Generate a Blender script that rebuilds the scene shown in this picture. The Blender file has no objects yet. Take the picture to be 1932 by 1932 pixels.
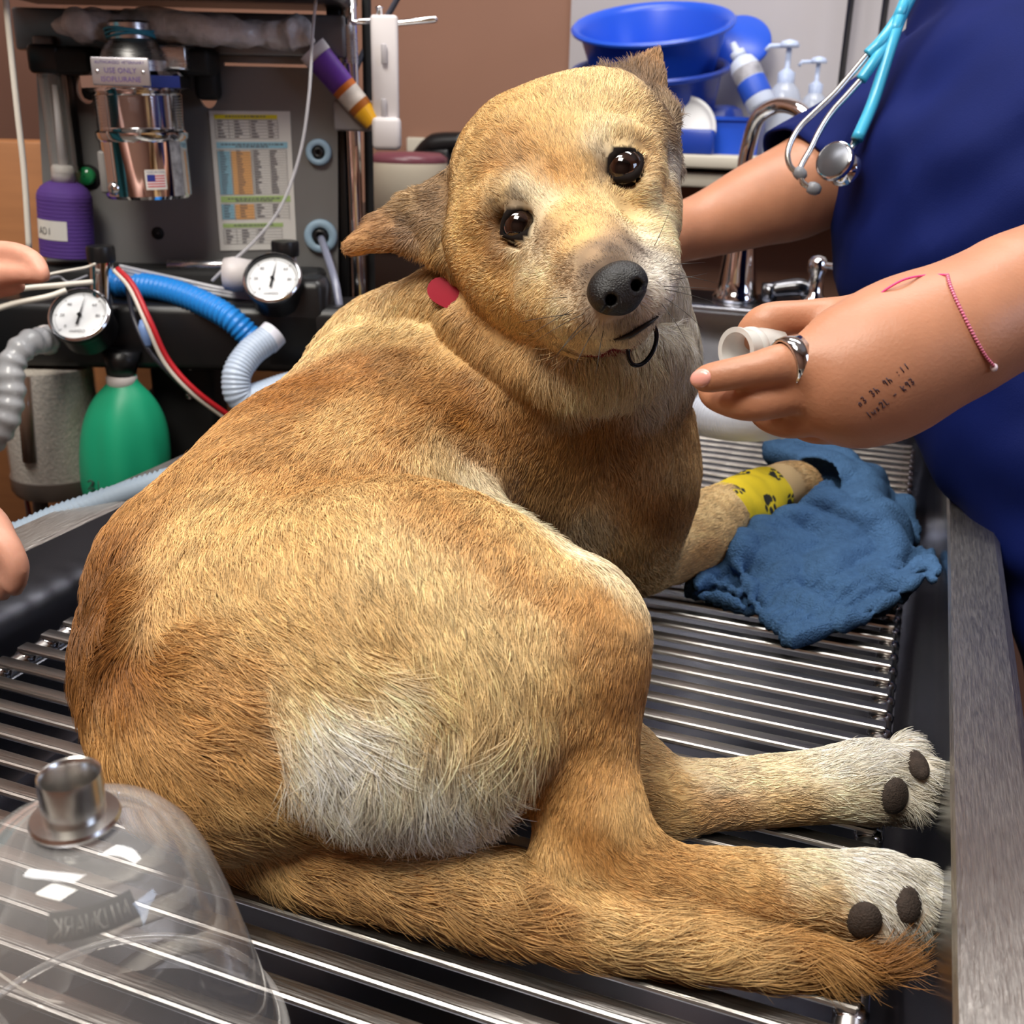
import bpy, math, random
import numpy as np
from mathutils import Vector, Matrix
from mathutils.bvhtree import BVHTree

rng = np.random.default_rng(7)
random.seed(7)
SC = bpy.context.scene
COL = SC.collection

# ---------------------------------------------------------------- camera, world, lights
FPX = 1986.3655
CR = np.array([[0.9334862, 0.35792879, 0.02214734],
               [0.14685456, -0.32519662, -0.93417391],
               [-0.32716549, 0.87529089, -0.35613003]])      # rows: image right, image down, forward
CC = np.array([-0.02909893, -0.92715999, 0.41841006])
cam_data = bpy.data.cameras.new('camera')
cam = bpy.data.objects.new('camera', cam_data)
COL.objects.link(cam)
cam_data.sensor_fit = 'HORIZONTAL'
cam_data.sensor_width = 36.0
cam_data.lens = FPX / 1932 * 36
cam_data.clip_start = 0.02
cam_data.dof.use_dof = True
cam_data.dof.focus_distance = 0.66
cam_data.dof.aperture_fstop = 12.0
M4 = Matrix.Identity(4)
for r_ in range(3):
    M4[r_][0] = CR[0][r_]
    M4[r_][1] = -CR[1][r_]
    M4[r_][2] = -CR[2][r_]
    M4[r_][3] = CC[r_]
cam.matrix_world = M4
SC.camera = cam

SC.view_settings.view_transform = 'Standard'
SC.view_settings.look = 'None'
SC.view_settings.gamma = 1.0
SC.view_settings.use_curve_mapping = False
SC.view_settings.exposure = 0.0

world = bpy.data.worlds.new('world')
SC.world = world
world.use_nodes = True
world.node_tree.nodes['Background'].inputs[0].default_value = (0.95, 0.93, 0.92, 1)
world.node_tree.nodes['Background'].inputs[1].default_value = 0.25


def area_light(name, loc, target, size, power, color, sy=None):
    l = bpy.data.lights.new(name, 'AREA')
    l.energy = power
    l.color = color
    l.size = size
    if sy:
        l.shape = 'RECTANGLE'
        l.size_y = sy
    o = bpy.data.objects.new(name, l)
    COL.objects.link(o)
    o.location = loc
    o.rotation_euler = (Vector(target) - Vector(loc)).to_track_quat('-Z', 'Y').to_euler()
    return o


area_light('exam_light', (-0.45, -1.25, 1.9), (-0.25, -0.30, 0.1), 0.75, 50, (1.0, 0.94, 0.83))
area_light('ceiling_light', (-0.2, 0.35, 1.98), (-0.2, 0.35, 0), 1.3, 30, (1.0, 0.98, 0.96), 0.35)
area_light('ceiling_light', (-1.0, -0.7, 1.98), (-1.0, -0.7, 0), 1.3, 26, (1.0, 0.98, 0.96), 0.35)
area_light('cool_fill_light', (2.17, -0.3, 0.9), (0.0, 0.1, 0.2), 0.95, 22, (0.60, 0.74, 1.0), 1.0)  # added cool fill from the right, no window known there
SC.cycles.max_bounces = 10
SC.cycles.transparent_max_bounces = 24
SC.cycles.transmission_bounces = 8
SC.cycles.caustics_reflective = False
SC.cycles.caustics_refractive = False
SC.cycles.use_denoising = True
SC.cycles.sample_clamp_indirect = 4.0


def P(px, py, d):                     # a point at depth d along a sight line, for measuring the room
    return CC + CR.T @ np.array([(px - 966) / FPX * d, (py - 966) / FPX * d, d])


def at(px, py, z):                    # the same on the horizontal plane z
    v = CR.T @ np.array([(px - 966) / FPX, (py - 966) / FPX, 1.0])
    return CC + v * (z - CC[2]) / v[2]


def depth(Q):
    return float((CR @ (np.array(Q) - CC))[2])


# ---------------------------------------------------------------- object helpers
def tag(o, label=None, cat=None, group=None, kind=None):
    if label: o['label'] = label
    if cat: o['category'] = cat
    if group: o['group'] = group
    if kind: o['kind'] = kind
    return o


def empty(name, loc, label=None, cat=None, group=None):
    o = bpy.data.objects.new(name, None)
    COL.objects.link(o)
    o.location = loc
    o.empty_display_size = 0.02
    return tag(o, label, cat, group)


def obj(name, verts, faces, mats, parent=None, smooth=True, midx=None):
    me = bpy.data.meshes.new(name)
    V = np.asarray(verts, dtype=np.float64)
    if parent is not None:
        V = V - np.array(ORG(parent))
    me.from_pydata(V.tolist(), [], [list(map(int, f)) for f in faces] if not isinstance(faces, np.ndarray) else faces.tolist())
    if not isinstance(mats, (list, tuple)): mats = [mats]
    for m in mats: me.materials.append(m)
    if midx is not None:
        me.polygons.foreach_set('material_index', np.asarray(midx, dtype=np.int32))
    if smooth is True:
        me.polygons.foreach_set('use_smooth', np.ones(len(me.polygons), dtype=bool))
    elif smooth == 'auto':
        me.polygons.foreach_set('use_smooth', np.ones(len(me.polygons), dtype=bool))
        me.set_sharp_from_angle(angle=math.radians(35))
    me.update()
    o = bpy.data.objects.new(name, me)
    COL.objects.link(o)
    if parent is not None:
        o.parent = parent
    return o


def ORG(o):
    v = np.zeros(3)
    while o is not None:
        v = v + np.array(o.location)
        o = o.parent
    return v


def copy_tree(o, parent=None, delta=None):
    c = o.copy()
    COL.objects.link(c)
    c.parent = parent
    for ch in list(o.children):
        copy_tree(ch, c)
    if delta is not None:
        c.location = Vector(o.location) + Vector(delta)
    return c


class MB:
    def __init__(s): s.v = []; s.f = []; s.m = []; s.mi = 0
    def add(s, V, F, mi=None):
        n = len(s.v)
        s.v += [tuple(map(float, p)) for p in V]
        s.f += [tuple(int(i) + n for i in f) for f in F]
        s.m += [s.mi if mi is None else mi] * len(F)
        return s
    def box(s, c, size, rot=None, bev=0.0, mi=None):
        x, y, z = [a / 2 for a in size]
        c = np.array(c, float)
        if bev <= 0:
            V = np.array([[i, j, k] for i in (-x, x) for j in (-y, y) for k in (-z, z)])
            F = [(0, 1, 3, 2), (4, 6, 7, 5), (0, 4, 5, 1), (2, 3, 7, 6), (0, 2, 6, 4), (1, 5, 7, 3)]
        else:
            b = min(bev, x, y, z)
            V = []; F = []
            rings = [(-z, b), (-z + b * .3, b * .3), (-z + b, 0), (z - b, 0), (z - b * .3, b * .3), (z, b)]
            for zz, ins in rings:
                for cx, cy, a0 in ((x, y, 0), (-x, y, 1), (-x, -y, 2), (x, -y, 3)):
                    for q in range(4):
                        a = (a0 + q / 3) * math.pi / 2
                        rr = max(b - ins, 1e-5)
                        V.append((math.copysign(x - b, cx) + rr * math.cos(a), math.copysign(y - b, cy) + rr * math.sin(a), zz))
            n = 16
            for r in range(5):
                for i in range(n):
                    F.append((r * n + i, r * n + (i + 1) % n, (r + 1) * n + (i + 1) % n, (r + 1) * n + i))
            F.append(tuple(range(n - 1, -1, -1))); F.append(tuple(range(5 * n, 6 * n)))
            V = np.array(V)
        if rot is not None: V = V @ np.array(rot).T
        return s.add(V + c, F, mi)
    def tube(s, pts, r, n=12, cap=True, closed=False, mi=None, flat=None):
        V, F = tube(pts, r, n, cap, closed, flat)
        return s.add(V, F, mi)
    def lathe(s, prof, o, ax=(0, 0, 1), n=32, mi=None, close=False):
        V, F = lathe(prof, o, ax, n, close)
        return s.add(V, F, mi)
    def build(s, name, mats, parent=None, smooth=True):
        return obj(name, s.v, s.f, mats, parent, smooth, s.m)


def frame(ax, up=None):
    a = np.array(ax, float); a /= np.linalg.norm(a)
    t = np.array(up, float) if up is not None else (np.array([0, 0, 1.]) if abs(a[2]) < .9 else np.array([1., 0, 0]))
    u = np.cross(t, a); u /= np.linalg.norm(u)
    return u, np.cross(a, u), a


def lathe(prof, o, ax=(0, 0, 1), n=32, close=False):
    u, v, a = frame(ax)
    V = []
    for (r, h) in prof:
        for i in range(n):
            t = 2 * math.pi * i / n
            V.append(np.array(o) + a * h + r * (u * math.cos(t) + v * math.sin(t)))
    F = []
    m = len(prof)
    for k in range(m - 1 + (1 if close else 0)):
        k2 = (k + 1) % m
        for i in range(n):
            F.append((k * n + i, k * n + (i + 1) % n, k2 * n + (i + 1) % n, k2 * n + i))
    return V, F


def smooth_path(pts, sub=8):
    p = np.array(pts, float)
    if len(p) < 3:
        return np.array([p[0] + (p[-1] - p[0]) * t for t in np.linspace(0, 1, sub + 1)])
    q = np.vstack([2 * p[0] - p[1], p, 2 * p[-1] - p[-2]])
    out = []
    for i in range(1, len(q) - 2):
        for k in range(sub):
            t = k / sub
            a, b, c, d = q[i - 1], q[i], q[i + 1], q[i + 2]
            out.append(0.5 * ((2 * b) + (-a + c) * t + (2 * a - 5 * b + 4 * c - d) * t * t + (-a + 3 * b - 3 * c + d) * t ** 3))
    out.append(p[-1])
    return np.array(out)


def tube(pts, r, n=12, cap=True, closed=False, flat=None):
    p = np.array(pts, float)
    m = len(p)
    rr = np.full(m, r, float) if np.isscalar(r) else np.interp(np.linspace(0, 1, m), np.linspace(0, 1, len(r)), r)
    if closed:
        T = np.roll(p, -1, 0) - np.roll(p, 1, 0)
    else:
        T = np.gradient(p, axis=0)
    T /= np.linalg.norm(T, axis=1)[:, None] + 1e-12
    u, v, _ = frame(T[0])
    V = []
    for i in range(m):
        u = u - T[i] * np.dot(u, T[i]); u /= np.linalg.norm(u)
        v = np.cross(T[i], u)
        for k in range(n):
            a = 2 * math.pi * k / n
            e = u * math.cos(a) + v * math.sin(a)
            if flat is not None:      # flat = (direction, factor): squash the section along a direction
                fd = np.array(flat[0], float); e = e - fd * np.dot(e, fd) * (1 - flat[1])
            V.append(p[i] + rr[i] * e)
    F = []
    for i in range(m - (0 if closed else 1)):
        j = (i + 1) % m
        for k in range(n):
            F.append((i * n + k, i * n + (k + 1) % n, j * n + (k + 1) % n, j * n + k))
    if cap and not closed:
        F.append(tuple(range(n - 1, -1, -1))); F.append(tuple(range((m - 1) * n, m * n)))
    return V, F


# ---------------------------------------------------------------- materials
def lin(c):
    return tuple(((x / 255) / 12.92 if x / 255 <= .04045 else ((x / 255 + .055) / 1.055) ** 2.4) for x in c) + (1,)


def mat(name, rgb=(128, 128, 128), rough=.5, metal=0., spec=.5, noise=None, bump=None, trans=0., ior=1.45,
        alpha=1., sss=0., emit=None, coat=0., vcol=None, aniso=0., sheen=0., linear=None):
    m = bpy.data.materials.new(name)
    m.use_nodes = True
    nt = m.node_tree
    b = nt.nodes['Principled BSDF']
    col = linear if linear else lin(rgb)
    b.inputs['Base Color'].default_value = col
    b.inputs['Roughness'].default_value = rough
    b.inputs['Metallic'].default_value = metal
    b.inputs['Specular IOR Level'].default_value = spec
    b.inputs['IOR'].default_value = ior
    b.inputs['Transmission Weight'].default_value = trans
    b.inputs['Alpha'].default_value = alpha
    b.inputs['Coat Weight'].default_value = coat
    b.inputs['Sheen Weight'].default_value = sheen
    if sss:
        b.inputs['Subsurface Weight'].default_value = sss
        b.inputs['Subsurface Radius'].default_value = (1.0, .35, .2)
        b.inputs['Subsurface Scale'].default_value = .008
    if emit:
        b.inputs['Emission Color'].default_value = lin(emit[0]); b.inputs['Emission Strength'].default_value = emit[1]
    tc = nt.nodes.new('ShaderNodeTexCoord')
    src = None
    if vcol:
        a = nt.nodes.new('ShaderNodeAttribute'); a.attribute_name = vcol
        src = a.outputs['Color']
        nt.links.new(src, b.inputs['Base Color'])
    if noise:                           # (scale, amount, stretch): albedo mottling
        mp = nt.nodes.new('ShaderNodeMapping'); nt.links.new(tc.outputs['Object'], mp.inputs[0])
        mp.inputs['Scale'].default_value = noise[2] if len(noise) > 2 else (1, 1, 1)
        n = nt.nodes.new('ShaderNodeTexNoise'); n.inputs['Scale'].default_value = noise[0]; n.inputs['Detail'].default_value = 5
        nt.links.new(mp.outputs[0], n.inputs[0])
        mr = nt.nodes.new('ShaderNodeMapRange'); mr.inputs[1].default_value = .25; mr.inputs[2].default_value = .75
        mr.inputs[3].default_value = 1 - noise[1]; mr.inputs[4].default_value = 1 + noise[1]
        nt.links.new(n.outputs[0], mr.inputs[0])
        mx = nt.nodes.new('ShaderNodeVectorMath'); mx.operation = 'SCALE'
        if src: nt.links.new(src, mx.inputs[0])
        else: mx.inputs[0].default_value = col[:3]
        nt.links.new(mr.outputs[0], mx.inputs['Scale'])
        nt.links.new(mx.outputs[0], b.inputs['Base Color'])
    if bump:                            # (scale, strength, distance, stretch)
        mp = nt.nodes.new('ShaderNodeMapping'); nt.links.new(tc.outputs['Object'], mp.inputs[0])
        mp.inputs['Scale'].default_value = bump[3] if len(bump) > 3 else (1, 1, 1)
        n = nt.nodes.new('ShaderNodeTexNoise'); n.inputs['Scale'].default_value = bump[0]; n.inputs['Detail'].default_value = 4
        nt.links.new(mp.outputs[0], n.inputs[0])
        bp = nt.nodes.new('ShaderNodeBump'); bp.inputs['Strength'].default_value = bump[1]; bp.inputs['Distance'].default_value = bump[2]
        nt.links.new(n.outputs[0], bp.inputs['Height']); nt.links.new(bp.outputs[0], b.inputs['Normal'])
        if metal > .5:
            mr = nt.nodes.new('ShaderNodeMapRange'); mr.inputs[3].default_value = rough * .75; mr.inputs[4].default_value = rough * 1.3
            nt.links.new(n.outputs[0], mr.inputs[0]); nt.links.new(mr.outputs[0], b.inputs['Roughness'])
    return m


# ---------------------------------------------------------------- signed-distance modelling
def cone(a, b, ra, rb, k=.02):
    a = np.array(a, np.float32); b = np.array(b, np.float32)
    ba = b - a; bb = float(ba @ ba) + 1e-12
    def f(X):
        pa = X - a
        t = np.clip((pa @ ba) / bb, 0, 1)
        return np.sqrt(((pa - t[:, None] * ba) ** 2).sum(1)) - (ra + (rb - ra) * t)
    return f, k


def ball(c, r, k=.02):
    c = np.array(c, np.float32)
    return (lambda X: np.sqrt(((X - c) ** 2).sum(1)) - r), k


def ell(c, rad, rotm=None, k=.02):
    c = np.array(c, np.float32); rad = np.array(rad, np.float32)
    Rm = np.array(rotm, np.float32) if rotm is not None else np.eye(3, dtype=np.float32)   # rows are the axes
    def f(X):
        q = (X - c) @ Rm.T
        k0 = np.sqrt(((q / rad) ** 2).sum(1)); k1 = np.sqrt(((q / rad ** 2) ** 2).sum(1)) + 1e-9
        return k0 * (k0 - 1) / k1
    return f, k


def tri(a, b, c, r, k=.01):
    a, b, c = [np.array(q, np.float32) for q in (a, b, c)]
    ba, cb, ac = b - a, c - b, a - c
    nor = np.cross(ba, ac)
    def f(X):
        pa, pb, pc = X - a, X - b, X - c
        ins = (np.sign(pa @ np.cross(ba, nor)) + np.sign(pb @ np.cross(cb, nor)) + np.sign(pc @ np.cross(ac, nor))) < 2
        def e(d, q):
            t = np.clip((q @ d) / (d @ d), 0, 1); v = q - t[:, None] * d
            return (v ** 2).sum(1)
        de = np.minimum(np.minimum(e(ba, pa), e(cb, pb)), e(ac, pc))
        dp = (pa @ nor) ** 2 / (nor @ nor)
        return np.sqrt(np.where(ins, de, dp)) - r
    return f, k


def chain(pts, rad, k=.02):
    return [cone(pts[i], pts[i + 1], rad[i], rad[i + 1], k) for i in range(len(pts) - 1)]


def field(add, sub=()):
    def fn(X):
        X = X.astype(np.float32)
        d = None
        for f, k in add:
            e = f(X)
            if d is None: d = e; continue
            h = np.maximum(k - np.abs(d - e), 0) / k
            d = np.minimum(d, e) - h * h * k * .25
        for f, k in sub:
            e = -f(X)
            h = np.maximum(k - np.abs(d - e), 0) / k
            d = np.maximum(d, e) + h * h * k * .25
        return d
    return fn


def sdf_mesh(fn, lo, hi, res, B=8):
    lo = np.array(lo, float); hi = np.array(hi, float)
    nb = np.maximum(np.ceil((hi - lo) / (res * B)).astype(int), 1)
    N = nb * B + 1
    D = np.full(N, 1.0, np.float32)
    g = np.stack(np.meshgrid(*[np.arange(n) for n in nb], indexing='ij'), -1).reshape(-1, 3)
    cen = lo + (g + .5) * B * res
    dc = fn(cen)
    reach = B * res * .5 * 1.7321 * 1.35 + res
    for b, dd in zip(g, dc):
        if dd < -reach: D[b[0] * B:b[0] * B + B + 1, b[1] * B:b[1] * B + B + 1, b[2] * B:b[2] * B + B + 1] = -1
    act = g[np.abs(dc) <= reach]
    o = np.stack(np.meshgrid(*[np.arange(B + 1)] * 3, indexing='ij'), -1).reshape(-1, 3)
    for s in range(0, len(act), 400):
        a = act[s:s + 400]
        ijk = (a[:, None, :] * B + o[None]).reshape(-1, 3)
        D[ijk[:, 0], ijk[:, 1], ijk[:, 2]] = fn(lo + ijk * res)
    ins = D < 0
    mix = np.zeros(N - 1, bool)
    al = np.ones(N - 1, bool)
    cs = [(i, j, k) for i in (0, 1) for j in (0, 1) for k in (0, 1)]
    sl = lambda c: ins[c[0]:N[0] - 1 + c[0], c[1]:N[1] - 1 + c[1], c[2]:N[2] - 1 + c[2]]
    for c in cs:
        mix |= sl(c); al &= sl(c)
    act = np.argwhere(mix & ~al)
    idx = np.full(N - 1, -1, np.int32)
    idx[act[:, 0], act[:, 1], act[:, 2]] = np.arange(len(act))
    acc = np.zeros((len(act), 3)); cnt = np.zeros(len(act))
    for c in cs:
        for ax in range(3):
            if c[ax]: continue
            c2 = list(c); c2[ax] = 1
            A = D[act[:, 0] + c[0], act[:, 1] + c[1], act[:, 2] + c[2]]
            Bv = D[act[:, 0] + c2[0], act[:, 1] + c2[1], act[:, 2] + c2[2]]
            m = (A < 0) != (Bv < 0)
            t = np.where(m, A / np.where(m, A - Bv, 1), 0)
            q = np.tile(np.array(c, float), (len(act), 1)); q[:, ax] = t
            acc[m] += q[m]; cnt += m
    V = lo + (act + acc / cnt[:, None]) * res
    F = []
    for ax in range(3):
        b, c = (ax + 1) % 3, (ax + 2) % 3
        s0 = [slice(None)] * 3; s1 = [slice(None)] * 3
        s0[ax] = slice(0, N[ax] - 1); s1[ax] = slice(1, N[ax])
        for w in (b, c):
            s0[w] = slice(1, N[w] - 1); s1[w] = slice(1, N[w] - 1)
        A = ins[tuple(s0)]; Bv = ins[tuple(s1)]
        for m, flip in ((A & ~Bv, False), (~A & Bv, True)):
            e = np.argwhere(m); e[:, b] += 1; e[:, c] += 1
            q = []
            for db, dc_ in ((1, 1), (0, 1), (0, 0), (1, 0)):
                z = e.copy(); z[:, b] -= db; z[:, c] -= dc_
                q.append(idx[z[:, 0], z[:, 1], z[:, 2]])
            q = np.stack(q, 1)
            q = q[(q >= 0).all(1)]
            F.append(q[:, ::-1] if flip else q)
    return V, np.vstack(F)


def normals_of(V, F):
    n = np.cross(V[F[:, 2]] - V[F[:, 0]], V[F[:, 3]] - V[F[:, 1]])
    N = np.zeros_like(V)
    for i in range(4): np.add.at(N, F[:, i], n)
    return N / (np.linalg.norm(N, axis=1)[:, None] + 1e-12)

# ---------------------------------------------------------------- the room
wall_m = mat('tan_wall_paint', (146, 108, 90), rough=.7, noise=(2.5, .06), bump=(160, .15, .002))
grey_w = mat('pale_wall_panel', (176, 172, 176), rough=.5, noise=(3, .05))
ceil_m = mat('ceiling_white', (225, 222, 215), rough=.9)
floor_m = mat('floor_vinyl', (120, 112, 104), rough=.5, noise=(6, .1))
X0, X1, Y0, Y1, Z0, Z1 = -2.0, 2.2, -2.4, 1.25, -.9, 2.0


def room_box(name, c, s, m):
    mb = MB(); mb.box(c, s)
    o = mb.build(name, m, None, False); o['kind'] = 'structure'
    return o


room_box('floor', ((X0 + X1) / 2, (Y0 + Y1) / 2, Z0 - .05), (X1 - X0 + .2, Y1 - Y0 + .2, .1), floor_m)
room_box('ceiling', ((X0 + X1) / 2, (Y0 + Y1) / 2, Z1 + .05), (X1 - X0 + .2, Y1 - Y0 + .2, .1), ceil_m)
room_box('wall_back', ((X0 + X1) / 2, Y1 + .05, (Z0 + Z1) / 2), (X1 - X0 + .2, .1, Z1 - Z0), wall_m)
room_box('wall_front', ((X0 + X1) / 2, Y0 - .05, (Z0 + Z1) / 2), (X1 - X0 + .2, .1, Z1 - Z0), wall_m)
room_box('wall_left', (X0 - .05, (Y0 + Y1) / 2, (Z0 + Z1) / 2), (.1, Y1 - Y0, Z1 - Z0), wall_m)
room_box('wall_right', (X1 + .05, (Y0 + Y1) / 2, (Z0 + Z1) / 2), (.1, Y1 - Y0, Z1 - Z0), wall_m)
mb = MB()
for yy in (-.82, .22): mb.box((X1 - .012, yy, .9), (.03, .04, 1.08))
for zz in (.38, .9, 1.42): mb.box((X1 - .012, -.3, zz), (.03, 1.08, .04))
o = mb.build('fill_frame_1', mat('fill_frame_white', (220, 220, 220), rough=.4), None, False); o['kind'] = 'structure'  # made-up frame set round the added fill light


def axdepth(px, py, Y):
    """the point where a sight line meets the vertical plane y = Y"""
    v = CR.T @ np.array([(px - 966) / FPX, (py - 966) / FPX, 1.0])
    return CC + v * (Y - CC[1]) / v[1]


# pale panel on the wall above the far counter, its left edge a little right of the machine
pl = axdepth(1076, 150, Y1)
mb = MB(); mb.box(((pl[0] + .95) / 2, Y1 - .006, .86), (.95 - pl[0], .012, 1.10)); o = mb.build('trim_1', grey_w, None, False); o['kind'] = 'structure'

# ---------------------------------------------------------------- tub table and its grate
S_ = 0.0254
WG = 26.54 * S_
steel = mat('brushed_steel', (196, 192, 186), rough=.36, metal=1., bump=(60, .6, .0015, (14, 1, 14)), noise=(60, .18, (10, 1, 10)))
steel_x = mat('brushed_steel_slat', (190, 186, 180), rough=.30, metal=1., bump=(40, .25, .001, (1, 22, 22)))
steel_dark = mat('tub_steel', (120, 122, 132), rough=.22, metal=1., bump=(4, .12, .01))
chrome = mat('chrome', (225, 225, 228), rough=.07, metal=1.)
satin = mat('satin_steel', (200, 198, 195), rough=.25, metal=1.)
black_p = mat('black_plastic', (18, 18, 20), rough=.35)
black_m = mat('black_matt', (14, 14, 15), rough=.7)

table = empty('tub_table', (-.337, -.05, -.9), 'stainless steel tub table with a broad brushed rim, the dog lying over its grate', 'table')
XL, XR, YN, YF, ZR, ZB = -.709, .032, -.80, .63, .060, -.13


def slab_loft(secs):
    """a rounded rectangle lofted through (x0, x1, y0, y1, z, corner radius)"""
    V = []; F = []
    n = 8
    for (x0, x1, y0, y1, z, r) in secs:
        for cx, cy, a0 in ((x1 - r, y1 - r, 0), (x0 + r, y1 - r, 1), (x0 + r, y0 + r, 2), (x1 - r, y0 + r, 3)):
            for q in range(n):
                a = (a0 + q / (n - 1)) * math.pi / 2
                V.append((cx + r * math.cos(a), cy + r * math.sin(a), z))
    L = 4 * n
    for k in range(len(secs) - 1):
        for i in range(L):
            F.append((k * L + i, k * L + (i + 1) % L, (k + 1) * L + (i + 1) % L, (k + 1) * L + i))
    return V, F, L


V, F, L = slab_loft([(XL + .02, XR - .02, YN + .02, YF - .02, ZB, .05), (XL + .008, XR - .008, YN + .008, YF - .008, ZB + .012, .055),
                     (XL + .004, XR - .004, YN + .004, YF - .004, ZB + .03, .055), (XL, XR, YN, YF, ZR - .004, .05)])
F.append(tuple(range(L)))
obj('basin', V, [tuple(f[::-1]) for f in F], steel_dark, table, 'auto')
V, F, L = slab_loft([(XL, XR, YN, YF, ZR - .004, .05), (XL - .002, XR + .002, YN - .002, YF + .002, ZR - .001, .052), (XL - .006, XR + .006, YN - .006, YF + .006, ZR, .056),
                     (XL - .040, XR + .040, YN - .04, YF + .05, ZR, .06), (XL - .046, XR + .046, YN - .046, YF + .056, ZR - .006, .062),
                     (XL - .046, XR + .046, YN - .046, YF + .056, ZR - .045, .062), (XL - .03, XR + .03, YN - .03, YF + .04, ZR - .05, .06)])
obj('rim', V, F, steel, table, 'auto')
mb = MB()
V, F, L = slab_loft([(XL - .03, XR + .03, YN + .35, YF - .35, -.9, .05), (XL + .1, XR - .1, YN + .4, YF - .4, -.86, .05), (XL + .1, XR - .1, YN + .4, YF - .4, ZB - .001, .05)])
mb.add(V, F)
mb.build('pedestal', steel, table, 'auto')
mb = MB(); mb.lathe([(.001, 0), (.022, 0), (.024, .003), (.02, .004)], (-.33, -.2, ZB + .001)); mb.build('drain', chrome, table)
# the far end: raised back wall of the tub
mb = MB()
mb.box((-.337, YF + .012, .105), (.80, .022, .10), bev=.008)
mb.box((-.337, YF + .075, .150), (.80, .15, .014), bev=.006)
mb.build('back_ledge', steel_dark, table, 'auto')

grate = empty('tub_grate', (-.337, -.05, -.01), 'removable grate of flat steel slats inside the tub, under the dog', 'grate')
k0, k1 = -22, 29
mb = MB()
for xx in (-.006, -WG + .006):
    mbr = MB()
    mbr.tube([(xx, -k1 * S_ - .01, -.0125), (xx, -k0 * S_ + .02, -.0125)], .0085, 16)
    mbr.build('side_rail', satin, grate)
mb = MB()
mb.box((-WG / 2, 0.0058, -.0015), (WG - .004, .0116, .003), bev=.0014)
mb.tube([(-WG + .004, .0008, -.0015), (-.004, .0008, -.0015)], .0021, 8)
wls = []
for xx in (-.006, -WG + .006):
    wl = MB(); wls.append(wl)
    wl.lathe([(.0085, -.004), (.0095, 0), (.0092, .003), (.0065, .0055), (.001, .0065)], (xx, .005, -.0095), (0, 0, 1), 12)
proto = None
for k in range(k0, k1):
    y = -k * S_
    if proto is None:
        proto = obj('slat', np.array(mb.v) + [0, y, 0], mb.f, steel_x, grate, 'auto')
        for wl in wls: obj('weld_bead', np.array(wl.v) + [0, y, 0], wl.f, chrome, proto)
        y0 = y
    else:
        c = copy_tree(proto, grate, (0, y - y0, 0))

# ---------------------------------------------------------------- the dog
def C2(pts, k=.02):
    q = [P(a, b, d) for a, b, d, r in pts]; rr = [r * d / FPX for a, b, d, r in pts]
    return chain(q, rr, k)


def C3(pts, k=.02, sub=4):
    """a smooth limb through the given stations, one primitive"""
    a = smooth_path(np.array([list(P(x, y, d)) + [r * d / FPX] for x, y, d, r in pts]), sub)
    return [(field(chain([q[:3] for q in a], [q[3] for q in a], .0025)), k)]


def B2(px, py, d, r, k=.02):
    return ball(P(px, py, d), r * d / FPX, k)


def T2(a, b, c, r, k=.008):
    return tri(P(*a), P(*b), P(*c), r, k)


CAMAX = CR.copy()


def E2(px, py, d, rx, ry, rz, ang=0, k=.02, yaw=0):
    """ellipsoid in image-aligned axes, turned by ang degrees in the image plane; rx, ry in px, rz in m"""
    a = math.radians(ang)
    ex = CR[0] * math.cos(a) + CR[1] * math.sin(a); ey = -CR[0] * math.sin(a) + CR[1] * math.cos(a); ez = CR[2]
    if yaw:
        w = math.radians(yaw); ex, ez = ex * math.cos(w) + ez * math.sin(w), -ex * math.sin(w) + ez * math.cos(w)
    return ell(P(px, py, d), (rx * d / FPX, ry * d / FPX, rz), [ex, ey, ez], k)


trunk = []
trunk += C2([(430, 1205, .665, 205), (545, 1065, .71, 192), (715, 925, .79, 190), (850, 840, .87, 208), (945, 860, .915, 214)], .06)
trunk += [B2(1000, 910, .92, 206, .06)]
trunk += C2([(355, 1050, .66, 120), (545, 905, .75, 110), (715, 762, .83, 108), (805, 695, .86, 102)], .05)
trunk += C2([(300, 1110, .645, 80), (285, 1250, .628, 80), (310, 1400, .605, 88)], .04)
# chest, shoulder and front leg
trunk += C2([(1095, 800, .87, 162), (1155, 930, .90, 116), (1190, 1030, .925, 80)], .05)
trunk += [B2(1200, 800, .885, 78, .05), B2(1168, 900, .90, 118, .04)]
trunk += C3([(1175, 1045, .935, 66), (1225, 1066, .94, 46), (1300, 1015, .985, 72), (1362, 972, 1.03, 58), (1420, 946, 1.06, 50), (1465, 928, 1.08, 52)], .02)
trunk += [E2(1496, 922, 1.10, 56, 52, .026, 0, .015)]
trunk += C2([(900, 1000, 1.0, 100), (1000, 1010, 1.03, 70), (1120, 960, 1.12, 48), (1220, 915, 1.18, 42)], .03)
# neck and its folds
trunk += C2([(960, 760, .88, 200), (1040, 640, .83, 185), (1060, 520, .79, 155)], .05)
trunk += C2([(1132, 770, .87, 114), (1190, 680, .83, 90), (1190, 560, .79, 86)], .04)
trunk += C3([(640, 690, .87, 60), (700, 640, .85, 70), (780, 600, .82, 68), (850, 560, .80, 66)], .014)
trunk += C3([(790, 640, .803, 42), (900, 705, .788, 46), (985, 775, .79, 40), (1050, 840, .815, 32)], .009)
trunk += C3([(880, 610, .775, 46), (960, 662, .762, 50), (1050, 688, .750, 56), (1150, 688, .750, 58), (1235, 662, .775, 62)], .006)
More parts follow.
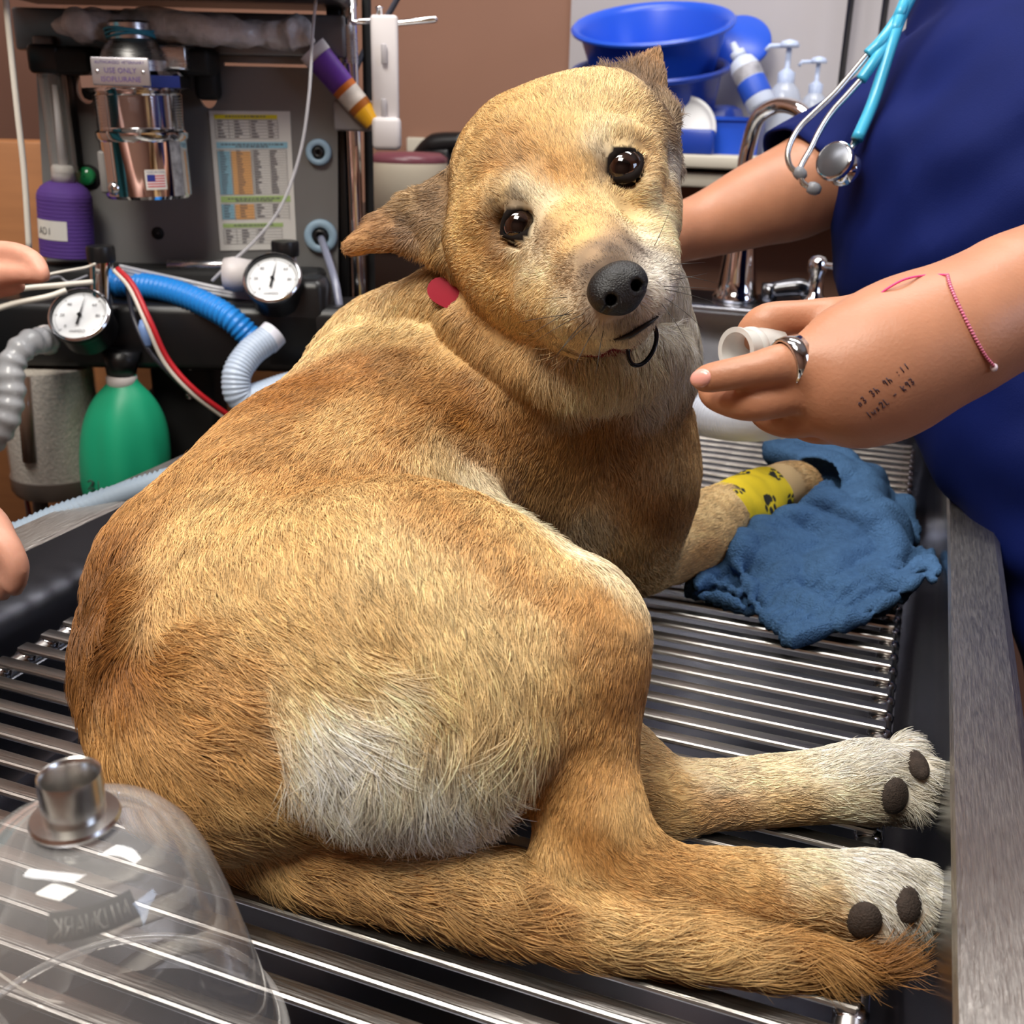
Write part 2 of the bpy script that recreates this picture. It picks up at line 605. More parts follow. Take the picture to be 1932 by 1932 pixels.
# near thigh
thigh = C2([(490, 1200, .62, 225), (740, 1195, .612, 255), (895, 1215, .605, 208), (1062, 1225, .595, 132)], .05)
thigh += C2([(470, 1370, .605, 140), (640, 1390, .59, 130), (800, 1385, .582, 130), (930, 1330, .585, 140)], .05)
thigh += [B2(425, 1400, .605, 175, .05)]
fold = C3([(745, 870, .775, 50), (885, 945, .745, 34), (1000, 1025, .70, 34), (1085, 1105, .65, 52), (1095, 1185, .605, 90)], .04)
# near shank, hock, foot
leg = C3([(1072, 1235, .592, 128), (1112, 1400, .580, 90), (1108, 1530, .570, 92), (1088, 1610, .566, 78)], .02)
leg += C3([(1075, 1645, .565, 62), (1180, 1662, .565, 74), (1350, 1674, .57, 70), (1520, 1678, .573, 68), (1640, 1690, .574, 72)], .018)
leg += C3([(1150, 1560, .567, 60), (1200, 1620, .566, 50)], .02)
leg += [E2(1668, 1700, .572, 100, 80, .017, 8, .012)]
for (px, py, r, d) in ((1722, 1660, 34, .577), (1742, 1700, 38, .568), (1724, 1742, 36, .572), (1690, 1768, 32, .580)):
    leg += [B2(px, py, d, r, .006)]
leg2 = C3([(1120, 1430, .68, 110), (1230, 1505, .665, 88), (1330, 1502, .665, 66), (1480, 1490, .668, 64), (1600, 1476, .668, 66)], .02)
leg2 += [E2(1650, 1475, .665, 88, 74, .017, 0, .012)]
for (px, py, r, d) in ((1705, 1426, 34, .672), (1738, 1462, 36, .662), (1726, 1508, 34, .662), (1690, 1536, 28, .672)):
    leg2 += [B2(px, py, d, r, .006)]
tail = C3([(x, y, depth(at(x, y, max(r * .57 / FPX, .008) + .002)), r) for x, y, r in ((350, 1430, 100), (430, 1520, 96), (560, 1580, 92), (760, 1642, 86), (980, 1702, 78), (1200, 1755, 64), (1400, 1795, 48), (1560, 1814, 28), (1650, 1818, 11))], .03)
# head: skull, cheeks, brows, muzzle, jaw
head = [B2(1046, 352, .748, 180, .03), B2(985, 330, .77, 118, .03), B2(1130, 275, .755, 125, .03), B2(1180, 320, .745, 70, .03)]
head += [B2(965, 505, .738, 88, .03), B2(920, 450, .745, 62, .03), B2(1030, 545, .72, 78, .03), B2(1215, 430, .730, 60, .03)]
head += C3([(1066, 385, .715, 88), (1100, 460, .678, 74), (1150, 530, .632, 58)], .024)
head += C3([(1110, 500, .68, 88), (1160, 562, .638, 62)], .02)
head += C2([(1040, 560, .69, 66), (1095, 585, .660, 50), (1135, 592, .636, 40)], .012)
head += C3([(1200, 390, .725, 54), (1226, 460, .695, 48), (1238, 520, .658, 42), (1218, 562, .638, 36)], .02)
head += C2([(1060, 610, .695, 44), (1120, 622, .665, 38), (1180, 618, .640, 30), (1205, 606, .637, 26)], .008)
head += C2([(915, 405, .715, 26), (960, 372, .695, 26), (1010, 385, .690, 24)], .018)
head += C2([(1122, 300, .693, 22), (1165, 266, .690, 24), (1215, 278, .705, 22)], .018)
head += C2([(960, 470, .700, 22), (1010, 468, .694, 20), (1040, 440, .69, 18)], .014)
head += C2([(1160, 362, .690, 18), (1205, 352, .692, 20), (1222, 320, .70, 20)], .014)
# ears
head += [T2((848, 335, .770), (872, 500, .755), (770, 385, .775), .006), T2((872, 500, .755), (770, 385, .775), (775, 455, .768), .005),
         T2((770, 385, .775), (775, 455, .768), (668, 464, .765), .0042), T2((770, 385, .775), (705, 412, .772), (668, 464, .765), .0042),
         T2((775, 455, .768), (668, 464, .765), (720, 440, .766), .0042)]
head += [T2((1140, 160, .785), (1255, 225, .775), (1236, 105, .80), .005, .012), T2((1140, 160, .785), (1245, 270, .765), (1255, 225, .775), .009, .012),
         T2((1245, 200, .78), (1268, 320, .765), (1228, 290, .75), .006)]
EYE = [(980, 427, .692), (1176, 318, .688)]
sub = [B2(x, y, d - .004, 37, .006) for x, y, d in EYE]
ER = CR[0] * .867 - CR[1] * .498
ED = CR[0] * .498 + CR[1] * .867
EF = -CR[2]


def lid(c, rr, r0, k):
    """an almond ring round the eye: two arcs between the corners"""
    out = []
    for sgn in (-1, 1):
        q = []
        for t in np.linspace(-1, 1, 9):
            q.append(np.array(c) + ER * rr * 1.12 * t + ED * sgn * rr * .86 * math.cos(t * math.pi / 2) ** .8 + EF * (.0095 - .0065 * t * t))
        out += chain(q, [r0] * 9, k)
    return out


lids = []
LIDP = []
for x, y, d in EYE:
    lids += lid(P(x, y, d), .0108, .0019, .004)
    for sgn in (-1, 1):
        for t in np.linspace(-1, 1, 17): LIDP.append(P(x, y, d) + ER * .0108 * 1.12 * t + ED * sgn * .0108 * .86 * math.cos(t * math.pi / 2) ** .8 + EF * (.0095 - .0065 * t * t))
LIDP = np.array(LIDP)
head_f = field(head, sub)
hlf = field([(head_f, .02)] + lids)
body = [(field([(field(trunk), .02), (field(thigh), .035), (field(fold), .03)]), .02), (field(leg), .022), (field(leg2), .012), (field(tail), .008)]
allbody = [(hlf, .02)]
floor_f = (lambda X: -(X[:, 2] - 0.0005)), .002
_dog0 = field(body + allbody, [cone(P(1150, 622, .612), P(1236, 582, .612), .003, .003, .003)])


def dog_fn(X):
    return np.maximum(_dog0(X), -(X[:, 2] - .0008))


dlo = np.array([-.60, -.66, -.006]); dhi = np.array([.05, .33, .47])
DRES = .003
DV, DF = sdf_mesh(dog_fn, dlo, dhi, DRES)
DN = normals_of(DV, DF)
bvh = BVHTree.FromPolygons(DV.tolist(), DF.tolist())


def hit(px, py):
    d = CR.T @ np.array([(px - 966) / FPX, (py - 966) / FPX, 1.0])
    h = bvh.ray_cast(Vector(CC), Vector(d).normalized())
    return None if h[0] is None else (np.array(h[0]), np.array(h[1]))


T, G, D, CM, WH, GY, DK = (224, 186, 126), (200, 153, 94), (162, 113, 62), (242, 226, 192), (249, 242, 226), (118, 100, 84), (58, 48, 42)
LT = (232, 201, 146)
SEEDS = [  # where on the coat, colour, lie of the hair (right, down), length mm
    (760, 660, D, -1, .7, 11), (650, 680, (176, 124, 68), -1, .6, 11), (560, 740, (168, 112, 52), -1, .7, 11), (870, 740, D, -.8, .9, 11),
    (480, 800, G, -1, .8, 12), (660, 800, T, -1, .7, 12), (760, 800, G, -.9, .7, 11), (900, 830, (176, 126, 66), -.8, 1, 11), (980, 900, (160, 120, 70), -.5, 1, 11),
    (1000, 780, D, -.6, 1, 11), (820, 870, LT, .2, 1, 14), (890, 905, CM, .5, 1, 14), (980, 970, CM, .6, .8, 14), (1080, 1040, CM, .6, .6, 12), (1010, 1020, T, .4, 1, 11), (910, 950, T, .3, 1, 11), (1150, 1085, CM, .6, .6, 9),
    (720, 900, G, -.2, 1, 11), (840, 960, G, 0, 1, 11), (360, 880, G, -.7, .8, 15), (420, 950, T, -.4, 1, 15), (560, 900, G, -.5, 1, 12),
    (280, 950, G, -.6, .8, 16), (230, 1000, (160, 105, 48), -.5, 1, 18), (205, 1080, (126, 84, 44), -.4, 1, 26), (178, 1160, (122, 80, 42), -.3, 1, 30), (230, 1190, (118, 76, 38), -.9, .6, 28), (190, 1250, (150, 100, 52), -.2, 1, 28), (250, 1110, (165, 108, 50), -.9, .6, 22),
    (200, 1200, D, -.6, .9, 24), (240, 1260, (165, 108, 50), .5, 1, 22), (330, 1220, G, 1, .5, 22), (420, 1280, G, 1, .4, 24),
    (340, 1020, T, -.15, 1, 14), (320, 1120, T, .1, 1, 15), (450, 1060, T, .1, 1, 14), (450, 1160, T, .6, 1, 16), (560, 1130, T, .5, 1, 14), (600, 1020, T, .2, 1, 13),
    (720, 1040, LT, .3, 1, 13), (700, 1180, T, .6, 1, 15), (560, 1230, T, .8, .9, 18), (640, 1280, LT, .9, .8, 20), (850, 1100, LT, .3, 1, 13), (850, 1220, LT, .35, 1, 18),
    (960, 1050, G, -.1, 1, 9), (1080, 1070, T, .3, 1, 9), (1140, 1120, G, .2, 1, 8), (1030, 1040, T, .3, 1, 10), (1160, 1100, (226, 196, 146), .4, .8, 9), (1050, 1120, G, -.3, 1, 9), (1000, 1180, LT, 0, 1, 14), (960, 1300, LT, -.05, 1, 24), (860, 1320, LT, 0, 1, 26), (1120, 1130, G, -.2, 1, 7),
    (1190, 1200, G, -.1, 1, 7), (1180, 1300, D, -.2, 1, 7), (1120, 1230, G, -.2, 1, 9), (1100, 1340, G, -.1, 1, 9), (1190, 1390, G, -.1, 1, 7),
    (540, 1310, LT, .8, .7, 24), (620, 1270, LT, .9, .7, 24), (700, 1250, LT, .8, .8, 24), (780, 1270, LT, .6, .9, 24), (1050, 1280, T, -.1, 1, 14), (720, 1300, CM, .7, .9, 30), (640, 1340, WH, .8, .8, 34), (760, 1400, CM, -.1, 1, 34), (680, 1430, WH, .5, 1, 34), (820, 1440, WH, .3, 1, 36), (900, 1420, CM, -.1, 1, 36),
    (570, 1350, WH, .5, 1, 34), (600, 1420, WH, .5, 1, 32), (780, 1520, WH, .7, 1, 32), (900, 1500, WH, .6, 1, 36), (980, 1400, CM, -.5, 1, 36), (1020, 1330, LT, -.4, 1, 30),
    (1080, 1460, G, -.1, 1, 8), (1060, 1540, G, 0, 1, 8), (1150, 1470, G, 0, 1, 7), (1180, 1520, T, .2, 1, 7), (1120, 1600, (180, 124, 62), .4, 1, 8), (1040, 1640, T, .1, 1, 8), (1100, 1690, T, .9, .4, 9),
    (1200, 1640, G, .9, .45, 9), (1300, 1660, G, 1, .35, 9), (1400, 1640, T, 1, .3, 9), (1420, 1700, G, 1, .4, 9), (1520, 1640, CM, 1, .25, 10), (1540, 1710, T, 1, .4, 10), (1620, 1640, WH, 1, .35, 12),
    (1700, 1640, WH, 1, .4, 13), (1650, 1700, WH, .9, .8, 14), (1700, 1770, WH, .4, 1, 16), (1755, 1700, WH, 1, .5, 16),
    (1260, 1480, T, 1, .1, 8), (1260, 1540, T, 1, .1, 8), (1350, 1470, CM, 1, -.05, 9), (1350, 1530, G, 1, -.1, 9), (1480, 1460, CM, 1, -.1, 9), (1480, 1530, T, 1, -.1, 10), (1580, 1430, WH, 1, -.1, 11), (1590, 1520, CM, 1, 0, 12),
    (1660, 1420, WH, 1, .1, 13), (1720, 1450, WH, 1, .4, 15), (1700, 1530, WH, .8, .6, 15),
    (200, 1350, G, .1, 1, 24), (250, 1450, G, .4, 1, 26), (330, 1350, G, 1, .3, 26), (430, 1400, G, 1, .25, 28), (330, 1480, G, .7, .8, 28), (400, 1520, T, .8, .6, 28), (500, 1480, T, 1, .5, 26), (480, 1590, T, .8, .7, 28),
    (600, 1560, T, 1, .35, 24), (600, 1640, G, .9, .6, 26), (750, 1590, LT, 1, .2, 22), (760, 1690, G, .9, .5, 26), (900, 1640, T, 1, .2, 22), (900, 1740, G, .95, .4, 26), (1000, 1700, G, 1, .2, 24), (1000, 1780, G, 1, .4, 26),
    (1150, 1780, T, 1, .15, 26), (1250, 1750, T, 1, .1, 26), (1350, 1800, T, 1, .1, 30), (1500, 1800, G, 1, .1, 34), (1600, 1810, D, 1, .12, 36), (1640, 1815, D, 1, .1, 40), (1450, 1830, G, 1, .12, 30),
    # chest, shoulder, front leg
    (1080, 850, (166, 120, 68), -.35, 1, 12), (1050, 950, (170, 132, 84), -.3, 1, 15), (1100, 1000, (206, 184, 148), .15, 1, 18), (1130, 1060, (214, 194, 160), .2, 1, 16), (1180, 850, (172, 122, 68), 0, 1, 12),
    (1150, 790, (176, 128, 74), 0, 1, 14), (1150, 745, WH, 0, 1, 24), (1230, 745, WH, .1, 1, 22), (1070, 745, CM, -.1, 1, 24), (1250, 800, (206, 172, 120), .1, 1, 14), (1280, 880, (200, 166, 112), 0, 1, 12), (1200, 950, (186, 136, 78), -.1, 1, 11), (1120, 900, (190, 146, 92), -.2, 1, 13), (1100, 820, (178, 132, 78), -.3, 1, 12), (1230, 880, (204, 162, 106), 0, 1, 11), (1260, 960, (150, 100, 48), .1, 1, 9), (1180, 1040, T, .1, 1, 12),
    (1230, 1090, T, .6, .8, 12), (1300, 1000, LT, .9, -.3, 8), (1340, 960, LT, .9, -.4, 8), (1320, 1060, G, .8, -.3, 9), (1460, 900, (222, 190, 140), .9, -.1, 8), (1500, 930, (216, 184, 134), .9, .1, 8),
    # neck and scruff
    (700, 610, LT, -.8, .9, 16), (640, 640, LT, -.7, 1, 16), (800, 590, LT, -.7, 1, 15), (760, 640, LT, -.9, .5, 14), (860, 640, T, -.3, 1, 15), (930, 690, (206, 168, 116), -.3, 1, 16), (1000, 740, (200, 160, 108), -.3, 1, 18),
    (900, 600, (176, 136, 88), -.5, 1, 16), (1000, 690, (190, 152, 100), -.5, 1, 20), (1090, 715, CM, -.2, 1, 30), (1180, 705, CM, 0, 1, 30), (1270, 700, WH, .1, 1, 26), (1040, 700, (226, 200, 156), -.3, 1, 28), (1290, 650, WH, .4, 1, 20), (1290, 560, WH, .7, .8, 18), (1285, 470, CM, .7, .7, 16),
    (780, 510, LT, -.5, .9, 13), (820, 470, T, -.5, .9, 12),
    # head
    (1000, 200, T, -.5, -.8, 6), (1100, 170, LT, .1, -1, 6), (900, 260, T, -.9, -.4, 7), (1060, 260, T, -.35, -1, 6), (1120, 230, LT, 0, -1, 6), (960, 300, G, -.8, -.6, 6), (1030, 330, G, -.6, -.9, 5), (1080, 330, (200, 156, 100), -.3, -1, 5),
    (1180, 210, LT, .4, -.9, 6), (1230, 230, LT, .8, -.5, 7), (880, 330, LT, -1, 0, 8), (900, 400, T, -1, .3, 7), (900, 470, T, -1, .5, 8), (870, 430, LT, -1, .4, 9),
    (940, 360, LT, -.9, -.3, 5), (990, 360, CM, -.5, -.9, 5), (1020, 385, CM, -.5, -.8, 4), (1050, 400, T, -.5, -.9, 4), (1100, 390, (216, 180, 128), -.4, -1, 4), (1110, 320, T, -.2, -1, 5), (1140, 270, CM, -.1, -1, 5), (1170, 265, LT, .2, -1, 5), (1225, 290, T, .8, -.5, 6),
    (1245, 340, T, .9, 0, 6), (1230, 380, CM, .8, .4, 6), (1180, 370, LT, .6, -.2, 4), (1150, 360, LT, -.1, -1, 4), (1120, 430, (214, 178, 124), -.4, -.9, 4), (1060, 450, (216, 180, 128), -.8, -.5, 5), (1090, 410, (210, 172, 118), -.5, -.9, 4), (1030, 430, (150, 125, 100), -.8, -.3, 3),
    (1140, 335, (150, 128, 104), -.2, -.9, 3), (950, 400, GY, -.6, -.7, 4), (975, 378, GY, -.4, -1, 4), (1140, 300, GY, -.3, -1, 4),
    (940, 455, (190, 150, 105), -.9, .3, 5), (985, 475, CM, -.7, .6, 5), (1030, 500, CM, -.8, .5, 5), (960, 520, T, -.9, .7, 8), (1020, 560, LT, -.8, .8, 9), (930, 560, LT, -.8, 1, 12), (980, 610, LT, -.5, 1, 14), (1060, 610, CM, -.3, 1, 9),
    (1120, 480, (190, 160, 125), -.6, -.7, 3), (1100, 440, T, -.5, -.9, 3), (1080, 520, (206, 180, 145), -.9, .2, 4), (1150, 440, (180, 150, 115), -.2, -1, 3), (1150, 475, (84, 70, 60), -.3, -1, 3.5), (1190, 460, (98, 84, 72), .3, -1, 3.5), (1110, 520, (120, 104, 90), -.6, -.2, 3.5), (1130, 500, (90, 76, 66), -.5, -.6, 3.5), (1215, 480, (150, 136, 122), .6, -.5, 3.5),
    (1100, 500, (130, 112, 94), -.8, -.3, 3.5), (1135, 465, (128, 108, 90), -.4, -.9, 3.5), (1170, 450, (140, 120, 100), 0, -1, 3.5), (1230, 450, CM, .7, -.2, 5), (1240, 500, WH, .9, 0, 5), (1245, 560, WH, .8, .4, 5), (1210, 410, LT, .5, -.5, 4), (1255, 420, CM, .8, .2, 7),
    (1080, 570, CM, -.8, .6, 5), (1110, 590, (150, 132, 116), -.5, .8, 4), (1130, 615, (215, 205, 190), -.2, 1, 5), (1180, 625, (70, 60, 54), 0, 1, 4), (1090, 635, (225, 205, 170), -.4, 1, 7), (1200, 640, WH, .3, 1, 6), (1150, 640, WH, 0, 1, 6), (1085, 545, (190, 170, 145), -.9, .3, 4),
    # ears
    (820, 380, (128, 102, 76), -.8, .4, 13), (770, 420, (120, 96, 74), -.9, .4, 9), (720, 435, (176, 136, 96), -1, .3, 6), (685, 460, (196, 152, 104), -1, .3, 5), (840, 460, (92, 74, 58), -.5, .9, 16), (800, 460, (150, 120, 92), -.4, 1, 12), (780, 380, (190, 160, 118), -.8, -.2, 10),
    (1170, 160, LT, .2, -1, 16), (1190, 150, (110, 88, 68), .1, -1, 18), (1215, 170, (196, 168, 128), .3, -1, 18), (1225, 140, (130, 104, 78), .2, -1, 14), (1237, 112, (176, 134, 90), .1, -1, 8), (1240, 200, (120, 98, 78), .7, -.3, 18), (1250, 240, (190, 166, 134), .8, .1, 18), (1255, 270, (120, 102, 84), .7, .5, 18), (1245, 310, CM, .6, .9, 14), (1262, 300, WH, .8, .3, 16),
]
sp, sc, sf, sL = [], [], [], []
for (px, py, c, fx, fy, L) in SEEDS:
    h = hit(px, py)
    if h is None: continue
    sp.append(h[0]); sc.append(lin(c)[:3]); sL.append(L * .001)
    n = h[1]; v = CR.T @ np.array([fx, fy, 0.]); view = h[0] - CC
    view /= np.linalg.norm(view)
    # the hair lies in the surface: slide the image direction along the sight line into the tangent plane
    dn = n @ view
    v = v - view * (n @ v) / dn if abs(dn) > .25 else v - n * (n @ v)
    sf.append(v / np.linalg.norm(v))
sp = np.array(sp); sc = np.array(sc); sf = np.array(sf); sL = np.array(sL)


def coat_at(X, sig=1.0):
    col = np.zeros((len(X), 3)); fl = np.zeros((len(X), 3)); ln = np.zeros(len(X))
    for s in range(0, len(X), 20000):
        x = X[s:s + 20000]
        d2 = ((x[:, None, :] - sp[None]) ** 2).sum(2)
        m = np.sqrt(np.partition(d2, 2, axis=1)[:, 1:2])           # distance to the second nearest seed
        w = np.exp(-d2 / (2 * (m * .46 * sig + .0015) ** 2)) + 1e-12
        w /= w.sum(1)[:, None]
        col[s:s + 20000] = w @ sc; fl[s:s + 20000] = w @ sf; ln[s:s + 20000] = w @ sL
    return col, fl, ln


def wob(X, f, ph):
    r = np.random.default_rng(ph)
    o = np.zeros(len(X))
    for _ in range(5):
        k = r.normal(size=3) * f
        o += np.sin(X @ k + r.uniform(0, 6.28))
    return o / 2.2


vc, _, _ = coat_at(DV)
EYES = [(P(*e_), .0125) for e_ in EYE]
for e, r in EYES:
    near = (np.linalg.norm(DV - e, axis=1) < .0135) | (np.min(np.linalg.norm(DV[:, None] - LIDP[None], axis=2), axis=1) < .0034)
    vc[near] = lin((26, 20, 18))[:3]
mouth = np.array([P(x, y, .61) for x, y in ((1158, 642), (1180, 636), (1200, 626), (1222, 612), (1241, 598))])
hm = []
for x, y in ((1158, 642), (1170, 640), (1180, 636), (1190, 632), (1200, 626), (1211, 619), (1222, 612), (1232, 605), (1241, 598)):
    h = hit(x, y)
    if h: hm.append(h[0])
hm = np.array(hm)
near = np.min(np.linalg.norm(DV[:, None] - hm[None], axis=2), axis=1) < .0022
vc[near] = lin((30, 22, 20))[:3]

skin_m = mat('short_undercoat', rough=.85, vcol='coat', spec=.15)
dog = obj('dog', DV, DF, skin_m)
tag(dog, 'tan dog with white paws lying curled on the steel slats, head turned to the camera', 'dog')
ca = dog.data.color_attributes.new('coat', 'FLOAT_COLOR', 'POINT')
ca.data.foreach_set('color', np.hstack([vc * .85, np.ones((len(vc), 1))]).astype(np.float32).ravel())

# fur: one curves object rooted in the skin
NH = 480000
fc = DV[DF]
fa = .5 * np.linalg.norm(np.cross(fc[:, 2] - fc[:, 0], fc[:, 3] - fc[:, 1]), axis=1)
cen = fc.mean(1); fn_ = DN[DF].mean(1)
vw = cen - CC; dist = np.linalg.norm(vw, axis=1)
face = -(fn_ * vw).sum(1) / dist
hd = P(1060, 400, .72)
wgt = fa * np.where(face > -.25, 1.0, .12) * (.55 / dist) ** 1.2
wgt *= np.where(cen[:, 2] < .004, .1, 1)
wgt *= np.where(np.linalg.norm(cen - hd, axis=1) < .12, 2.6, 1)
pr = wgt / wgt.sum()
fi = rng.choice(len(DF), NH, p=pr)
u, v = rng.random(NH)[:, None], rng.random(NH)[:, None]
q = DF[fi]
mix = lambda A: (A[q[:, 0]] * (1 - u) * (1 - v) + A[q[:, 1]] * u * (1 - v) + A[q[:, 2]] * u * v + A[q[:, 3]] * (1 - u) * v)
root = mix(DV); nrm = mix(DN); nrm /= np.linalg.norm(nrm, axis=1)[:, None]
hc, hf, hL = coat_at(root)
keep = np.ones(NH, bool)
BARE = [(P(1164, 545, .606), .0185)] + [(e + EF * .007, .0132) for e, r in EYES]
PADS = []


def pad_at(px, py, r):
    h = hit(px, py)
    if h: PADS.append((h[0], h[1], r))


pad_at(1714, 1708, .0098); pad_at(1630, 1738, .0110); pad_at(1730, 1442, .0080); pad_at(1688, 1502, .0118)
for c, r in BARE: keep &= np.linalg.norm(root - c, axis=1) > r
keep &= np.min(np.stack([np.linalg.norm(root - m, axis=1) for m in LIDP]), axis=0) > .0024
for c, n_, r in PADS: keep &= np.linalg.norm(root - c, axis=1) > r * .80
ba, bb_ = P(1368, 958, 1.032), P(1462, 920, 1.09)
tt = ((root - ba) @ (bb_ - ba)) / ((bb_ - ba) @ (bb_ - ba))
keep &= ~((tt > 0) & (tt < 1) & (np.linalg.norm(root - ba - tt[:, None] * (bb_ - ba), axis=1) < .060))
if len(hm): keep &= np.min(np.stack([np.linalg.norm(root - m, axis=1) for m in hm]), axis=0) > .0014
root, nrm, hc, hf, hL = root[keep], nrm[keep], hc[keep], hf[keep], hL[keep]
n = len(root)
hf += .30 * np.stack([wob(root, 55, 1), wob(root, 55, 2), wob(root, 55, 3)], 1) * np.clip(hL / .025, .25, 1)[:, None]
hf += .16 * np.stack([wob(root, 220, 4), wob(root, 220, 5), wob(root, 220, 6)], 1)
cl = np.clip((hL - .012) / .02, 0, 1)[:, None]
hf += .35 * cl * np.stack([wob(root, 170, 21), wob(root, 170, 22), wob(root, 170, 23)], 1)
hf += rng.normal(size=(n, 3)) * .12
t = hf - nrm * (hf * nrm).sum(1)[:, None]
t /= np.linalg.norm(t, axis=1)[:, None] + 1e-9
L = hL * np.where(hL < .0075, 1.35, 1.0) * rng.uniform(.6, 1.2, n)
lift = rng.uniform(.32, .55, n) + .12 * wob(root, 120, 9)
side = np.cross(nrm, t) * (rng.normal(size=n) * .12)[:, None]
K = 5
s_ = np.linspace(0, 1, K)
pts = np.empty((n, K, 3), np.float32)
for i, s in enumerate(s_):
    pts[:, i] = root - nrm * .0006 + t * (L * s * .95)[:, None] + nrm * (L * (lift * s - (lift - .08) * s * s * .95))[:, None] + side * (L * s * s)[:, None]
pts[:, :, 2] = np.maximum(pts[:, :, 2], .0012)
hc = hc * rng.uniform(.55, 1.32, n)[:, None] * (1 + .05 * wob(root, 90, 12))[:, None] * (1 + .06 * wob(root, 300, 13))[:, None]
dark = rng.random(n) < .05
hc[dark] *= .5
hc = np.clip(hc, 0, .92)
fur_m = bpy.data.materials.new('dog_fur')
fur_m.use_nodes = True
nt = fur_m.node_tree
b = nt.nodes['Principled BSDF']
a_ = nt.nodes.new('ShaderNodeAttribute'); a_.attribute_name = 'coat'
nt.links.new(a_.outputs['Color'], b.inputs['Base Color'])
b.inputs['Roughness'].default_value = .45
b.inputs['Specular IOR Level'].default_value = .35


def hair_object(name, pts, rad, col, material, parent):
    n, K, _ = pts.shape
    hcv = bpy.data.hair_curves.new(name)
    hcv.add_curves([K] * n)
    hcv.attributes['position'].data.foreach_set('vector', (pts - ORG(parent)).astype(np.float32).ravel())
    ra = hcv.attributes.new('radius', 'FLOAT', 'POINT')
    ra.data.foreach_set('value', rad.astype(np.float32).ravel())
    cc = hcv.attributes.new('coat', 'FLOAT_COLOR', 'CURVE')
    cc.data.foreach_set('color', np.hstack([col, np.ones((n, 1))]).astype(np.float32).ravel())
    hcv.materials.append(material)
    o = bpy.data.objects.new(name, hcv)
    COL.objects.link(o)
    o.parent = parent
    return o


wid = np.where(hL < .008, .00011, .00016) * rng.uniform(.8, 1.25, n)
rad = wid[:, None] * np.array([1.1, 1.1, .95, .7, .25])[None]
fur = hair_object('fur', pts, rad, hc, fur_m, dog)
tag(fur, kind='stuff')
SC.cycles_curves.shape = 'RIBBONS'
SC.cycles_curves.subdivisions = 2

# eyes
EYR = .0132
def axmat(rgb_fn_stops, name, rough, coat=0., center=(0, 0, 0), ax=(0, 0, 1), R_=.012, bump=None):
    """material ringed about an axis through the object: stops of (angle fraction, rgb)"""
    m = mat(name, (40, 20, 10), rough=rough, coat=coat, bump=bump)
    nt = m.node_tree
    tc = [x for x in nt.nodes if x.type == 'TEX_COORD'][0]
    nrm = nt.nodes.new('ShaderNodeVectorMath'); nrm.operation = 'NORMALIZE'
    nt.links.new(tc.outputs['Object'], nrm.inputs[0])
    dt = nt.nodes.new('ShaderNodeVectorMath'); dt.operation = 'DOT_PRODUCT'; dt.inputs[1].default_value = tuple(ax)
    nt.links.new(nrm.outputs[0], dt.inputs[0])
    ac = nt.nodes.new('ShaderNodeMath'); ac.operation = 'ARCCOSINE'; nt.links.new(dt.outputs['Value'], ac.inputs[0])
    cr = nt.nodes.new('ShaderNodeValToRGB'); nt.links.new(ac.outputs[0], cr.inputs[0])
    e = cr.color_ramp.elements
    while len(e) > 1: e.remove(e[0])
    e[0].position = rgb_fn_stops[0][0]; e[0].color = lin(rgb_fn_stops[0][1])
    for p_, c_ in rgb_fn_stops[1:]:
        q = e.new(p_); q.color = lin(c_)
    nt.links.new(cr.outputs[0], nt.nodes['Principled BSDF'].inputs['Base Color'])
    return m


for i, (x, y, d) in enumerate(EYE):
    c = P(x, y, d)
    g = (CC - c) / np.linalg.norm(CC - c)
    eo = empty('eye', c); eo.parent = dog
    bpy.data.objects.remove(eo)
    em = axmat([(0, (4, 3, 3)), (.40, (4, 3, 3)), (.46, (34, 18, 11)), (.62, (42, 23, 13)), (.80, (24, 13, 9)), (.88, (14, 9, 7)), (1.0, (10, 8, 8))], 'dog_eye', .06, 1., ax=g)
    V, F = lathe([(max(EYR * math.sin(a), 1e-5), EYR * -math.cos(a)) for a in np.linspace(0, math.pi, 25)], (0, 0, 0), g, 32)
    o = obj('eye', V, F, em, None)
    o.parent = dog; o.location = c

# nose
nose = []
NC = P(1163, 541, .609)
NX = lambda a, b_, c_: NC + ER * a + ED * b_ + EF * c_
nose += [ell(NX(0, -.001, 0), (.0178, .0128, .0125), [ER, ED, EF], .004), ell(NX(0, .007, .000), (.0118, .0100, .0100), [ER, ED, EF], .006)]
nose += [ell(NX(s * .0092, .0035, .0035), (.0078, .0078, .0080), [ER, ED, EF], .005) for s in (-1, 1)]
nsub = []
for s in (-1, 1):
    nsub += [cone(NX(s * .0085, .0065, .012), NX(s * .0070, .0050, -.002), .0034, .0025, .002),
             cone(NX(s * .0110, .0088, .010), NX(s * .0150, .0095, .003), .0015, .0012, .002)]
nsub += [cone(NX(0, .002, .0150), NX(0, .018, .0105), .0008, .0008, .0015)]
nf = field(nose, nsub)
V, F = sdf_mesh(nf, NC - .026, NC + .026, .0008)
nose_m = mat('dog_nose', (13, 12, 13), rough=.42, bump=(900, .9, .0008))
o = obj('nose', V, F, nose_m, dog)
# paw pads
pad_m = mat('paw_pad', (60, 50, 44), rough=.85, noise=(300, .35), bump=(900, .8, .0012))
for c, n_, r in PADS:
    u_, v_, a_ = frame(n_)
    V, F = sdf_mesh(field([ell(c - n_ * .0005, (r, r * .82, .0065), [CR[1], CR[0], n_] if abs(n_ @ CR[2]) > .2 else [u_, v_, a_], .003)]), c - .02, c + .02, .0011)
    obj('paw_pad', V, F, pad_m, dog)
